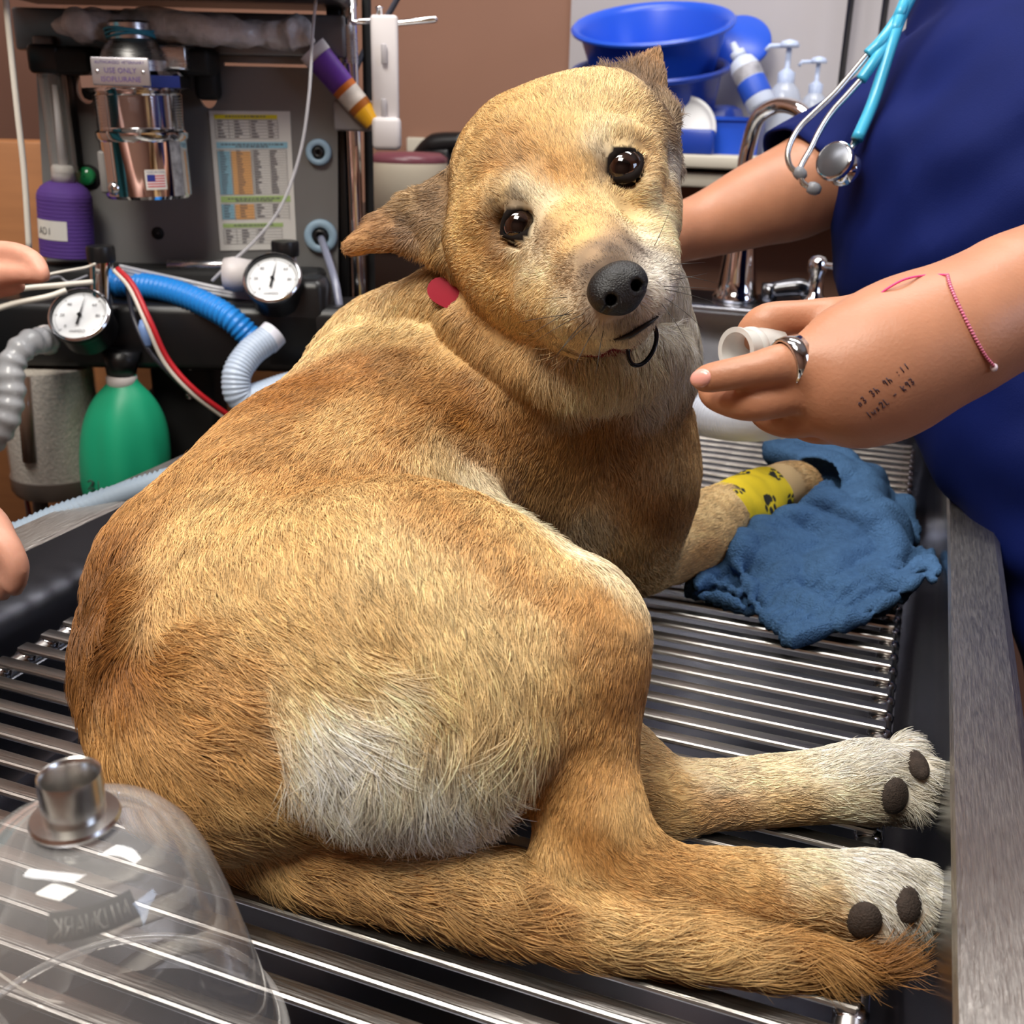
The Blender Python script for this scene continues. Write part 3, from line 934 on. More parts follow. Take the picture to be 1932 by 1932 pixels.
# claws
claw_m = mat('claw', (196, 168, 140), rough=.4)
for (x, y, x2, y2, d) in ((1738, 1652, 1762, 1668, .572), (1715, 1402, 1740, 1410, .668), (1768, 1716, 1786, 1722, .566)):
    pts_ = smooth_path([P(x, y, d), P((x + x2) / 2, (y + y2) / 2 - 3, d), P(x2, y2, d + .002)], 4)
    mb = MB(); mb.tube(pts_, [.0028, .0024, .0008], 8); mb.build('claw', claw_m, dog)
# whiskers
wv = []
for (x, y, dx, dy, d) in ((1120, 585, -110, 60, .63), (1110, 600, -70, 90, .63), (1130, 610, -60, 120, .63), (1140, 615, -20, 130, .63), (1100, 590, -130, 20, .635), (1105, 575, -120, 70, .64),
                          (1125, 600, -95, 95, .63), (1095, 560, -90, 5, .645), (1250, 545, 95, 25, .63), (1255, 530, 80, -15, .64), (1250, 560, 75, 60, .63), (1245, 570, 55, 85, .63),
                          (1255, 515, 100, 20, .64), (1225, 480, 40, -90, .66), (1240, 500, 90, -5, .65), (1245, 540, 110, 5, .63), (1170, 560, 3, 20, .60)):
    a0 = P(x, y, d); a2 = P(x + dx, y + dy, d - .01); mid = P(x + dx * .55, y + dy * .38, d - .02)
    wv.append([(1 - t) ** 2 * a0 + 2 * t * (1 - t) * mid + t * t * a2 for t in np.linspace(0, 1, 7)])
wv = np.array(wv, np.float32)
whisk_m = mat('whisker', (20, 17, 15), rough=.4)
wo = hair_object('whiskers', wv, np.tile(np.array([2.4, 2.2, 2, 1.8, 1.4, 1, .4]) * 1e-4, (len(wv), 1)), np.tile([.01, .01, .01], (len(wv), 1)), whisk_m, dog)
wo['kind'] = 'stuff'

mb = MB()
mb.tube(smooth_path([q + EF * .0016 for q in hm], 4), [.0005, .0014, .0017, .0014, .0006], 8)
mb.build('lip_line', mat('lip_black', (16, 12, 12), rough=.35), dog)

# ---------------------------------------------------------------- the person in blue scrubs
skin_h = mat('skin', (178, 124, 95), rough=.46, sss=.10, noise=(38, .09), bump=(520, .3, .0006))
skin_p = mat('skin_rosy', (205, 150, 128), rough=.5, sss=.2, noise=(60, .10), bump=(420, .2, .0006))
scrub_m = mat('scrub_cloth', (4, 20, 80), rough=.8, spec=.2, sheen=.0, noise=(14, .10), bump=(900, .35, .0006))
scrub_m.node_tree.nodes['Principled BSDF'].inputs['Sheen Tint'].default_value = lin((40, 70, 180))
nail_m = mat('fingernail', (226, 160, 148), rough=.25, coat=.4)

person = empty('person', (.22, .15, -.9), 'person in dark blue scrubs leaning over the tub, holding a hose end in one hand', 'person')

hand = []
hand += C3([(1905, 570, .565, 108), (1815, 621, .555, 82), (1740, 645, .552, 74)], .03)
palm = C2([(1770, 638, .552, 70), (1650, 644, .550, 62), (1575, 650, .548, 47)], .03)
palm += C2([(1770, 640, .552, 76), (1650, 690, .545, 66), (1568, 704, .540, 45)], .03)
palm += C2([(1765, 645, .555, 68), (1665, 715, .552, 58), (1582, 756, .545, 43)], .03)
palm += C2([(1765, 645, .56, 60), (1685, 728, .562, 46), (1610, 778, .556, 36)], .03)
palm += C2([(1770, 620, .562, 54), (1680, 614, .570, 44)], .03)
hand += [(field(palm), .03)]
idx = C3([(1590, 660, .548, 44), (1535, 672, .541, 36), (1500, 682, .538, 33), (1466, 688, .536, 34), (1425, 697, .537, 29), (1380, 706, .539, 27), (1345, 712, .542, 24), (1326, 716, .545, 20)], .012)
mid = C3([(1572, 712, .545, 42), (1500, 742, .546, 37), (1428, 757, .548, 35), (1385, 756, .558, 30), (1352, 746, .570, 26), (1338, 734, .582, 20)], .004)
rin = C3([(1588, 762, .550, 40), (1530, 786, .556, 34), (1486, 794, .564, 30), (1450, 784, .578, 27), (1430, 766, .592, 22)], .004)
pin = C3([(1620, 790, .558, 36), (1575, 808, .566, 27), (1535, 811, .574, 23), (1505, 800, .586, 21), (1486, 786, .598, 17)], .004)
thu = C3([(1680, 608, .572, 48), (1590, 600, .575, 38), (1510, 600, .576, 31), (1448, 608, .576, 33), (1420, 628, .580, 27), (1410, 645, .586, 21)], .008)
hand += idx + mid + rin + pin + thu
crease = C3([(1560, 604, .552, 3), (1520, 622, .548, 5), (1480, 642, .545, 6)], .006)
hand_f = field([(field(hand), .01)], crease)
arm = C3([(1820, 618, .557, 80), (1905, 572, .565, 106), (2010, 520, .58, 122), (2160, 430, .63, 130), (2310, 335, .72, 108), (2300, 280, .82, 90)], .02)
# the other arm, going behind the dog's head
arm2 = C3([(1700, 230, 1.14, 90), (1530, 345, 1.13, 92), (1430, 385, 1.12, 78), (1330, 425, 1.11, 60), (1240, 450, 1.08, 50)], .02)
arm2 += C3([(1240, 450, 1.08, 48), (1200, 470, 1.06, 44), (1160, 500, 1.05, 36)], .02)
neck_ = C3([(1960, 200, 1.08, 110), (1935, -60, 1.10, 98), (1915, -200, 1.10, 96)], .04)
HC = P(1880, -330, 1.08); hfw = np.array([-.80, -.22, -.52]); hfw /= np.linalg.norm(hfw)
hsd = np.cross(hfw, [0, 0, 1.]); hsd /= np.linalg.norm(hsd); hup = np.cross(hsd, hfw)
HP = lambda a, b, c: HC + hsd * a + hfw * b + hup * c
neck_ += [ell(HC, (.074, .090, .100), [hsd, hfw, hup], .03), ell(HP(0, .035, -.055), (.052, .052, .055), [hsd, hfw, hup], .03), cone(HP(0, .088, .005), HP(0, .108, -.030), .008, .013, .012),
          cone(HP(-.018, .088, -.055), HP(.018, .088, -.055), .007, .007, .008), cone(HP(-.03, .082, .028), HP(.03, .082, .028), .008, .008, .02), ell(HP(.074, 0, -.01), (.008, .018, .028), [hsd, hfw, hup], .01), ell(HP(-.074, 0, -.01), (.008, .018, .028), [hsd, hfw, hup], .01)]
pf = field([(hand_f, .01)] + arm)
V, F = sdf_mesh(pf, P(1400, 900, .50).min(0) * 0 + np.array([-.14, -.46, .18]), np.array([.30, -.02, .46]), .0021)
V2, F2 = sdf_mesh(field(arm2 + neck_), np.array([-.38, -.10, .15]), np.array([.30, .48, .86]), .005)
hb = BVHTree.FromPolygons(V.tolist(), F.tolist())


def cast(b, px, py):
    d = CR.T @ np.array([(px - 966) / FPX, (py - 966) / FPX, 1.0])
    h = b.ray_cast(Vector(CC), Vector(d).normalized())
    return None if h[0] is None else (np.array(h[0]), np.array(h[1]))


body_o = obj('body', np.vstack([V, V2]), np.vstack([F, F2 + len(V)]), skin_h, person)

hair_f = field([ell(HP(0, -.018, .018), (.084, .092, .100), [hsd, hfw, hup], .03), ball(HP(0, -.105, .045), .042, .02)], [ell(HP(0, .085, -.045), (.066, .070, .082), [hsd, hfw, hup], .02)])
Vh, Fh = sdf_mesh(hair_f, HC - .2, HC + .2, .006)
obj('hair', Vh, Fh, mat('dark_hair', (40, 26, 20), rough=.6, bump=(200, .8, .003, (1, 1, .2))), person)
for s in (-1, 1):
    mb = MB(); mb.lathe([(max(.011 * math.sin(a), 1e-5), -.011 * math.cos(a)) for a in np.linspace(0, math.pi, 15)], HP(s * .030, .077, .010), hfw, 20)
    mb.build('eye', mat('eye_dark', (40, 26, 20), rough=.1), person)

# scrubs
tor = C3([(2000, 60, 1.10, 250), (1935, 390, 1.08, 308), (2005, 760, 1.03, 262), (2105, 1000, .99, 226), (2300, 1500, .93, 250)], .06)
tor += C3([(1905, 400, 1.08, 300), (2080, 300, 1.0, 250), (2200, 250, .92, 150)], .08)
tor += C3([(1990, 60, 1.14, 150), (1840, 90, 1.165, 120)], .06)
slv2 = C3([(2200, 250, .92, 150), (2320, 300, .80, 150), (2300, 360, .70, 140)], .03)
leg_ = [cone((.30, .10, .0), (.34, .12, -.85), .15, .09, .05), cone((.32, .28, .0), (.36, .32, -.85), .15, .09, .05)]
_to = field(tor + slv2 + leg_)


def scr(X):
    d = _to(X)
    wr = np.sin(X @ np.array([10., 22, 46]) + 2.2 * np.sin(X @ np.array([30., 12, -14]))) * .0035 + np.sin(X @ np.array([-18., 30, 70]) + 1.5 * np.sin(X @ np.array([22., -30, 8]))) * .0018
    return d + wr.astype(np.float32)


V, F = sdf_mesh(scr, np.array([-.26, -.12, -.95]), np.array([.62, .56, .62]), .007)
obj('scrub_top', V, F, scrub_m, person)
tb = BVHTree.FromPolygons(V.tolist(), F.tolist())

# short sleeve round the far arm, open at its hem
sp_ = smooth_path([P(1950, 50, 1.15), P(1840, 105, 1.165), P(1720, 195, 1.155), P(1610, 275, 1.145), P(1510, 338, 1.135)], 8)
V = []; F = []; n_ = 64; mm = len(sp_)
T_ = np.gradient(sp_, axis=0); T_ /= np.linalg.norm(T_, axis=1)[:, None]
u_, v_, _ = frame(T_[0])
rr_ = np.interp(np.linspace(0, 1, mm), [0, .25, .6, 1], [.075, .068, .060, .0605])
for lay in (0, 1):
    for i in (range(mm) if lay == 0 else range(mm - 1, -1, -1)):
        u_ = u_ - T_[i] * (u_ @ T_[i]); u_ /= np.linalg.norm(u_); w_ = np.cross(T_[i], u_)
        for k in range(n_):
            a = 2 * math.pi * k / n_
            r = rr_[i] - lay * .0035 + .0028 * math.sin(3 * a + i * .25) + .0014 * math.sin(7 * a - i * .4)
            V.append(sp_[i] + r * (u_ * math.cos(a) + w_ * math.sin(a)))
for i in range(2 * mm - 1):
    for k in range(n_): F.append((i * n_ + k, i * n_ + (k + 1) % n_, (i + 1) * n_ + (k + 1) % n_, (i + 1) * n_ + k))
obj('sleeve', V, F, scrub_m, person)

# fingernail of the pointing finger
h = cast(hb, 1322, 713)
ndir = (P(1380, 706, .539) - P(1326, 716, .545)); ndir /= np.linalg.norm(ndir)
nn = h[1]; nn = nn * (1 if nn @ (CC - h[0]) > 0 else -1)
nc = h[0] + nn * .0002 - ndir * .0008
side_ = np.cross(nn, ndir); side_ /= np.linalg.norm(side_)
V, F = sdf_mesh(field([ell(nc - nn * .0022, (.0062, .0048, .0034), [ndir, side_, nn], .001)]), nc - .01, nc + .01, .0006)
obj('fingernail', V, F, nail_m, person)


def text_strokes(s, gl):
    out = []
    for i, ch in enumerate(s):
        for st in gl.get(ch, []):
            out.append([(x + i * 1.25, y) for x, y in st])
    return out


GL = {'0': [[(.5, 1), (.1, .8), (.1, .2), (.5, 0), (.85, .2), (.85, .8), (.5, 1)]], '1': [[(.5, 1), (.45, 0)]], '2': [[(.1, .8), (.4, 1), (.8, .8), (.6, .4), (.1, 0), (.9, .05)]],
      '3': [[(.1, .9), (.6, 1), (.7, .7), (.35, .5), (.8, .3), (.6, 0), (.1, .1)]], '5': [[(.8, 1), (.2, 1), (.2, .55), (.7, .5), (.7, .1), (.2, 0)]],
      '9': [[(.8, .8), (.4, 1), (.2, .7), (.5, .5), (.8, .8), (.7, 0)]], 'h': [[(.2, 1), (.2, 0)], [(.2, .4), (.5, .55), (.7, .4), (.75, 0)]], '-': [[(.1, .45), (.9, .5)]],
      'L': [[(.2, 1), (.2, 0), (.8, .05)]], 'w': [[(.05, .6), (.25, 0), (.5, .5), (.7, 0), (.95, .6)]], 'o': [[(.5, .6), (.2, .4), (.3, .05), (.7, .1), (.7, .5), (.5, .6)]],
      'k': [[(.2, 1), (.2, 0)], [(.8, .7), (.2, .35), (.8, 0)]], 's': [[(.7, .6), (.3, .55), (.6, .25), (.2, .05)]], ':': [[(.45, .7), (.5, .62)], [(.4, .2), (.45, .12)]]}
ink_m = mat('ink', (62, 46, 56), rough=.6)
mb = MB()
for (s, x0, y0) in (('o3 3h 9h :11', 1622, 768), ('1ws2L - k93', 1640, 790)):
    ux, uy = np.array([.765, -.60]), np.array([-.60, -.765])
    for st in text_strokes(s, GL):
        q = []
        for x, y in st:
            p2 = np.array([x0, y0]) + ux * x * 8.6 * .98 + uy * y * 13
            h = cast(hb, p2[0], p2[1])
            if h: q.append(h[0] + h[1] * .00005)
        if len(q) > 1: mb.tube(q, .00032, 5)
mb.build('ink_writing', ink_m, person)

# silver ring on the pointing finger
rc = P(1494, 681, .5375); ra_ = P(1466, 688, .536) - P(1525, 670, .541); ra_ /= np.linalg.norm(ra_)
mb = MB()
R0 = .0113
mb.lathe([(R0, -.0050), (R0 + .0016, -.0048), (R0 + .0018, 0), (R0 + .0016, .0048), (R0, .0050), (R0 - .0003, 0)], rc, ra_, 48, close=True)
rg = mb.build('finger_ring', mat('ring_metal', (205, 208, 212), rough=.1, metal=1.), None)
tag(rg, 'wide polished silver ring on the pointing finger of the near hand', 'ring')
# pink beaded bracelet
lp = []
for x, y in ((1787, 521), (1792, 540), (1802, 565), (1815, 592), (1830, 622), (1845, 650), (1858, 672), (1873, 692)):
    h = cast(hb, x, y)
    if h: lp.append(h[0] + h[1] * .0008)
lp = np.array(lp)
cen_ = P(1832, 607, .558)
back = [lp[-1] + CR[2] * .012, lp[-1] * .5 + cen_ * .5 + CR[2] * .045, cen_ + CR[2] * .055, lp[0] * .5 + cen_ * .5 + CR[2] * .045, lp[0] + CR[2] * .012]
loop = smooth_path(list(lp) + back + [lp[0]], 8)
br = empty('bracelet', lp[3], 'thin pink beaded bracelet with a loose string around the near wrist', 'bracelet')
mb = MB(); mb.tube(loop, .0006, 6, closed=True); mb.build('cord', mat('pink_cord', (238, 70, 140), rough=.6), br)
mb = MB()
seg = np.linalg.norm(np.diff(loop, axis=0), axis=1); cs_ = np.r_[0, np.cumsum(seg)]
for s in np.arange(0, cs_[-1], .0016):
    q = np.array([np.interp(s, cs_, loop[:, i]) for i in range(3)])
    mb.lathe([(.0001, -.0008), (.0009, -.0005), (.0011, 0), (.0009, .0005), (.0001, .0008)], q, (0, 0, 1), 7)
o = mb.build('beads', mat('pink_bead', (204, 110, 140), rough=.2, coat=.6), br); o['kind'] = 'stuff'
mb = MB(); q = lp[-1]; mb.lathe([(.0002, -.002), (.0018, -.0012), (.0022, 0), (.0018, .0012), (.0002, .002)], q, CR[0], 12); mb.build('clasp_bead', mat('pearl_bead', (222, 205, 214), rough=.15, coat=.6), br)
mb = MB()
mb.tube(smooth_path([lp[0], P(1752, 519, .535), P(1710, 526, .530), P(1678, 542, .530), P(1658, 557, .532)], 6), .00060, 6)
mb.lathe([(.0001, -.001), (.0009, 0), (.0001, .001)], P(1658, 557, .532), CR[0], 8)
mb.build('loose_string', mat('pink_string', (240, 60, 130), rough=.5), br)


# stethoscope hanging on the scrubs
def on(px, py, off):
    h = cast(tb, px, py)
    d = (depth(h[0]) if h is not None else 1.0)
    return P(px, py, min(d, 1.04) - off)


st = empty('stethoscope', on(1640, 200, .02), 'stethoscope with light blue tubing hanging down the front of the scrubs', 'stethoscope')
blue_t = mat('blue_tubing', (62, 168, 206), rough=.35, coat=.2)
dS = lambda px, py, o=.012: P(px, py, 1.030 - o)
for q, r in (([(1760, -120), (1724, -20), (1700, 30), (1682, 82), (1648, 191), (1617, 263)], .0060), ([(1716, -20), (1700, 20), (1689, 41), (1662, 78), (1637, 103)], .0055),
             ([(1705, 10), (1690, 50), (1682, 68), (1652, 112), (1624, 151)], .0055)):
    mb = MB(); mb.tube(smooth_path([dS(x, y, .012 + .004 * (i % 2)) for i, (x, y) in enumerate(q)], 8), r, 14); mb.build('tubing', blue_t, st)
for q in ([(1637, 103), (1606, 140), (1573, 178), (1535, 214), (1505, 245), (1487, 284), (1490, 312), (1506, 328)], [(1624, 151), (1598, 180), (1569, 212), (1548, 244), (1530, 280), (1510, 318), (1513, 342), (1526, 353)]):
    mb = MB(); mb.tube(smooth_path([dS(x, y, .013) for x, y in q], 8), [.0031, .0028], 12); mb.build('ear_tube', satin, st)
tip_m = mat('ear_tip_rubber', (120, 122, 128), rough=.4)
for a_, b_ in (((1500, 318), (1520, 338)), ((1523, 352), (1556, 362))):
    A_, B_ = dS(*a_), dS(*b_)
    mb = MB(); mb.lathe([(.0012, 0), (.0048, .0008), (.0062, .005), (.0058, .010), (.0032, .0135), (.0012, .0138)], A_, B_ - A_, 20); mb.build('ear_tip', tip_m, st)
cp = dS(1580, 308, .020); cax = -CR[0] * .62 - CR[2] * .72 - CR[1] * .1
cax /= np.linalg.norm(cax)
mb = MB()
mb.lathe([(.0001, .0095), (.0165, .0095), (.0182, .0085), (.0192, .006), (.0185, .003), (.0110, .0015), (.0085, -.002), (.0085, -.006), (.0120, -.008), (.0158, -.013), (.0168, -.016), (.0155, -.0162), (.0100, -.012), (.0001, -.0115)], cp, cax, 40)
cpo = mb.build('chestpiece', chrome, st, 'auto')
mb = MB(); mb.lathe([(.0001, .0104), (.0150, .0103), (.0162, .0096)], cp, cax, 40); mb.build('diaphragm', mat('diaphragm', (92, 94, 100), rough=.3, metal=.6), cpo)
mb = MB(); mb.tube([dS(1617, 262), dS(1606, 284), cp], [.0040, .0034], 12); mb.build('stem', chrome, st)

# ---------------------------------------------------------------- a second person, only hands in view at the left edge
p2 = empty('person', (-1.25, -.35, -.9), 'person at the left edge of the view, only two bare hands showing, pinching thin leads', 'person')
ha = C3([(-260, 560, .93, 85), (-120, 530, .92, 70), (-50, 520, .91, 46)], .03)
ha += C3([(-50, 500, .905, 36), (0, 478, .90, 22), (36, 479, .890, 18), (64, 492, .884, 16), (80, 512, .880, 12)], .008)
ha += C3([(-50, 530, .91, 36), (10, 518, .895, 22), (48, 516, .886, 18), (82, 522, .880, 12)], .004)
ha += C3([(-50, 545, .92, 32), (0, 543, .912, 18), (34, 540, .906, 14)], .004)
hb2 = C3([(-260, 900, .78, 95), (-90, 990, .76, 80), (-30, 1020, .755, 52)], .03)
hb2 += C3([(-30, 1000, .75, 40), (10, 1030, .742, 26), (30, 1070, .742, 22), (28, 1108, .746, 17)], .010)
hb2 += C3([(-35, 1030, .755, 40), (-5, 1060, .75, 25), (8, 1090, .752, 20), (4, 1120, .756, 15)], .008)
hb2 += C3([(-50, 1050, .765, 36), (-25, 1090, .762, 22), (-20, 1120, .766, 16)], .008)
ar2 = [cone(P(-220, 560, .93), (-1.22, -.25, .45), .045, .055, .03), cone(P(-260, 900, .78), (-1.22, -.45, .35), .04, .055, .03)]
V, F = sdf_mesh(field(ha + hb2 + ar2), np.array([-1.30, -.60, .0]), np.array([-.40, .06, .62]), .0036)
obj('body', V, F, skin_p, p2)
V, F = sdf_mesh(field([cone((-1.30, -.35, .45), (-1.30, -.35, -.3), .17, .16, .05), cone((-1.30, -.35, -.3), (-1.30, -.35, -.85), .16, .10, .05), cone((-1.28, -.25, .46), (-1.12, -.22, .44), .10, .065, .05), cone((-1.28, -.45, .42), (-1.12, -.47, .34), .10, .065, .05)]), np.array([-1.55, -.62, -1.0]), np.array([-1.0, -.05, .70]), .012)
obj('scrub_top', V, F, mat('teal_scrubs', (40, 110, 120), rough=.85), p2)

# ---------------------------------------------------------------- bandage on the front leg
yel = mat('yellow_wrap', rough=.9, vcol='print', bump=(700, .5, .0008), linear=(.7, .55, .02, 1))
A0 = P(1364, 972, 1.030); A1 = P(1446, 936, 1.072)
axv = A1 - A0; LB = np.linalg.norm(axv); ax_ = axv / LB
tow = (CC - (A0 + A1) / 2); tow -= ax_ * (tow @ ax_); tow /= np.linalg.norm(tow)
upv = np.cross(tow, ax_)
if upv[2] < 0: upv = -upv
NU, NV = 150, 110
V = []; colr = []
PAW = []
for (cu, cv, s, rot) in ((.47, -.08, 1.0, .35), (.90, .62, .8, 1.2), (.12, .75, .8, -.5), (.55, 1.35, .9, 2.0), (.55, -1.45, .9, .4), (.95, -.55, .7, 2.2), (.3, 2.5, .9, 0), (.8, -2.5, .9, 1)):
    PAW.append((cu * LB, cv * .0305, s, rot))
for i in range(NV):
    u = -.06 + 1.12 * i / (NV - 1)
    for j in range(NU):
        a = 2 * math.pi * j / NU
        r = .0318 + .0012 * math.sin(u * 26 + a * 1.0) * .5 + .0008 * math.sin(a * 5 + u * 9) - .0035 * abs(u - .5) ** 2 * 2
        if i in (0, NV - 1): r -= .0035
        V.append(A0 + axv * u + r * (tow * math.cos(a) + upv * math.sin(a)))
        aa = (a + math.pi) % (2 * math.pi) - math.pi
        x, y = u * LB, aa * .0305
        ink = False
        for (cu, cv, s, rt) in PAW:
            dx, dy = x - cu, y - cv
            X_, Y_ = dx * math.cos(rt) + dy * math.sin(rt), -dx * math.sin(rt) + dy * math.cos(rt)
            X_ /= s * .0062; Y_ /= s * .0062
            if (X_ / 1.0) ** 2 + ((Y_ + .4 * abs(X_)) / .85) ** 2 < 1: ink = True
            for tx, ty in ((-1.35, -.9), (-.5, -1.9), (.5, -1.95), (1.4, -1.0)):
                if ((X_ - tx) / .38) ** 2 + ((Y_ - ty) / .62) ** 2 < 1: ink = True
        colr.append((.02, .022, .018, 1) if ink else (.74, .56, .02, 1))
F = [(i * NU + j, i * NU + (j + 1) % NU, (i + 1) * NU + (j + 1) % NU, (i + 1) * NU + j) for i in range(NV - 1) for j in range(NU)]
bd = obj('bandage', V, F, yel)
tag(bd, 'yellow stretch bandage with black paw prints around the dog foreleg', 'bandage')
ca = bd.data.color_attributes.new('print', 'FLOAT_COLOR', 'POINT')
ca.data.foreach_set('color', np.array(colr, np.float32).ravel())

# ---------------------------------------------------------------- collar with its heart tag and ring
col_o = empty('dog_collar', P(850, 560, .78), 'dark red dog collar sunk in the ruff, with a heart tag and black ring', 'collar')
red_m = mat('red_webbing', (110, 20, 30), rough=.7, bump=(300, .4, .001))
cpts = [P(845, 555, .79), P(875, 600, .785), P(930, 622, .765), P(1000, 640, .748), P(1080, 652, .728), P(1140, 655, .716), P(1190, 645, .730), P(1235, 610, .80), P(1240, 540, .86), P(1100, 500, .93), P(940, 500, .92), P(860, 520, .85)]
cl_ = smooth_path(cpts + [cpts[0]], 8)[:-1]
mb = MB(); mb.tube(cl_, .0070, 10, closed=True, flat=(CR[2], .35)); mb.build('strap', red_m, col_o)
hp = []
for k in range(40):
    t = 2 * math.pi * k / 40
    x = 16 * math.sin(t) ** 3 / 16; y = (13 * math.cos(t) - 5 * math.cos(2 * t) - 2 * math.cos(3 * t) - math.cos(4 * t)) / 16
    hp.append((x, y))
hc0 = P(856, 552, .766); hx = CR[0] * .80 - CR[1] * .60; hy = -(CR[0] * .60 + CR[1] * .80)
hx, hy = CR[0] * .96 - CR[1] * .28, -(CR[1] * .96 + CR[0] * .28)
V = [hc0 + hx * x * .0185 + hy * y * .0185 - CR[2] * z for z in (.0008, -.0008) for x, y in hp]
F = [tuple(range(40)), tuple(range(79, 39, -1))] + [(i, 40 + i, 40 + (i + 1) % 40, (i + 1) % 40) for i in range(40)]
obj('heart_tag', V, F, mat('red_tag', (150, 16, 42), rough=.35, metal=.2, coat=.3), col_o, False)
mb = MB(); c = P(1212, 650, .660)
ring = [c + CR[1] * .0125 * math.cos(t) * 1.05 + CR[0] * (.0085 * math.sin(t)) - CR[0] * .004 * math.cos(t) + CR[2] * .004 * math.sin(t) for t in np.linspace(0, 2 * math.pi, 33)[:-1]]
mb.tube(ring, .0014, 8, closed=True); mb.build('split_ring', mat('black_chrome', (40, 42, 48), rough=.15, metal=1.), col_o)
mb = MB(); mb.tube([c - CR[1] * .0125 - CR[0] * .008, c - CR[1] * .022 - CR[0] * .012 + CR[2] * .02], .004, 8); mb.build('buckle', black_p, col_o)

# ---------------------------------------------------------------- blue surgical towel
tw_m = mat('blue_towel', (74, 108, 148), rough=1., spec=.1, noise=(160, .16), bump=(520, 1., .0030))
tw = []
g = lambda x, y, z: at(x, y, z)
# lying folded sheet in front
for a, b, c in (((1395, 1060), (1490, 1205), (1600, 1170)), ((1395, 1060), (1600, 1170), (1700, 1120)), ((1395, 1060), (1700, 1120), (1752, 1052)), ((1395, 1060), (1752, 1052), (1600, 1010))):
    tw.append(tri(g(*a, .024), g(*b, .012), g(*c, .022), .0085, .012))
tw.append(tri(g(1400, 1070, .014), g(1312, 1110, .012), g(1420, 1150, .010), .010, .012))
tw.append(tri(g(1400, 1070, .014), g(1312, 1110, .012), g(1370, 1062, .020), .010, .012))
# the part draped over the paw
tw += C3([(1470, 850, 1.175, 26), (1540, 868, 1.150, 30), (1600, 900, 1.120, 36), (1640, 960, 1.09, 36), (1630, 1010, 1.05, 30)], .02, 5)
tw += [tri(P(1540, 870, 1.15), P(1640, 900, 1.14), P(1640, 980, 1.08), .010, .015), tri(P(1540, 870, 1.14), P(1560, 980, 1.06), P(1640, 980, 1.08), .010, .015),
       tri(P(1640, 900, 1.15), P(1700, 960, 1.13), P(1660, 1020, 1.05), .009, .015), tri(P(1700, 960, 1.13), P(1725, 1020, 1.08), P(1660, 1020, 1.05), .009, .015),
       tri(P(1530, 880, 1.13), P(1520, 950, 1.075), P(1560, 980, 1.06), .009, .012), tri(P(1520, 950, 1.075), P(1560, 980, 1.06), P(1500, 990, 1.03), .010, .012)]
tw += C3([(1515, 880, 1.14, 16), (1524, 920, 1.10, 16), (1520, 955, 1.07, 18), (1470, 990, 1.03, 22), (1420, 1020, 1.0, 24), (1405, 1050, .975, 22)], .012, 5)
tw += [ell(P(1600, 1000, 1.06), (.050, .045, .035), None, .03), ell(P(1530, 1060, 1.0), (.07, .05, .014), None, .03)]
tw += C3([(1440, 1010, .99, 12), (1410, 1012, .985, 14), (1400, 1040, .975, 16), (1430, 1052, .97, 12)], .008, 4)
# rolled hems on the right
for off in (0, 1, 2):
    tw += C3([(1560 + 20 * off, 1190 - 8 * off, .905, 8), (1640, 1160 - 9 * off, .905 + .01 * off, 8), (1700, 1115 - 10 * off, .925 + .012 * off, 9), (1740, 1085 - 14 * off, .94 + .014 * off, 9), (1762, 1092 - 10 * off, .93 + .01 * off, 7)], .004, 5)
tw += C3([(1490, 1206, .875, 12), (1560, 1190, .885, 10), (1640, 1165, .895, 9)], .006, 5)
tw += C3([(1395, 1070, .96, 10), (1415, 1120, .93, 12), (1450, 1175, .90, 12), (1490, 1206, .885, 12)], .006, 5)
for q in (((1315, 1110), (1345, 1080), (1385, 1075)), ((1310, 1125), (1350, 1130), (1400, 1148)), ((1330, 1100), (1370, 1105), (1395, 1120))):
    tw += C3([(x, y, depth(at(x, y, .024)), 9) for x, y in q], .006, 5)
paw_in = field(C3([(1420, 940, 1.06, 70), (1490, 924, 1.095, 66), (1540, 925, 1.12, 58)], .01))
tcut = C3([(1480, 1022, .965, 12), (1545, 1016, .960, 30), (1620, 990, .985, 22)], .010)
_tw = field(tw, tcut)
rib = (at(1740, 1040, .02) - at(1480, 1150, .02)); rib /= np.linalg.norm(rib)
ribn = np.cross(rib, [0, 0, 1.]); ribn /= np.linalg.norm(ribn)


def twf(X):
    d = _tw(X)
    low = np.clip((.045 - X[:, 2]) / .03, 0, 1)
    e = X + .004 * np.sin(X[:, [1, 2, 0]] * 90)
    d = d + .0032 * low * np.abs(np.sin((e @ ribn) * math.pi / .0095)) - .0065 * (1 - low * .6) * np.abs(np.sin(e @ np.array([48., 30, 20]) + 1.3 * np.sin(e @ np.array([-20., 38, 30])))) + .0035 - .003 * np.abs(np.sin(e @ np.array([-60., 50, 35]) + 2))
    d = np.maximum(d, -paw_in(X) + .0)
    return np.maximum(d, .0035 - X[:, 2])


V, F = sdf_mesh(twf, np.array([-.30, -.16, -.002]), np.array([.05, .36, .20]), .0020)
tag(obj('towel', V, F, tw_m), 'crumpled blue huck towel draped over the dog front paw', 'towel')

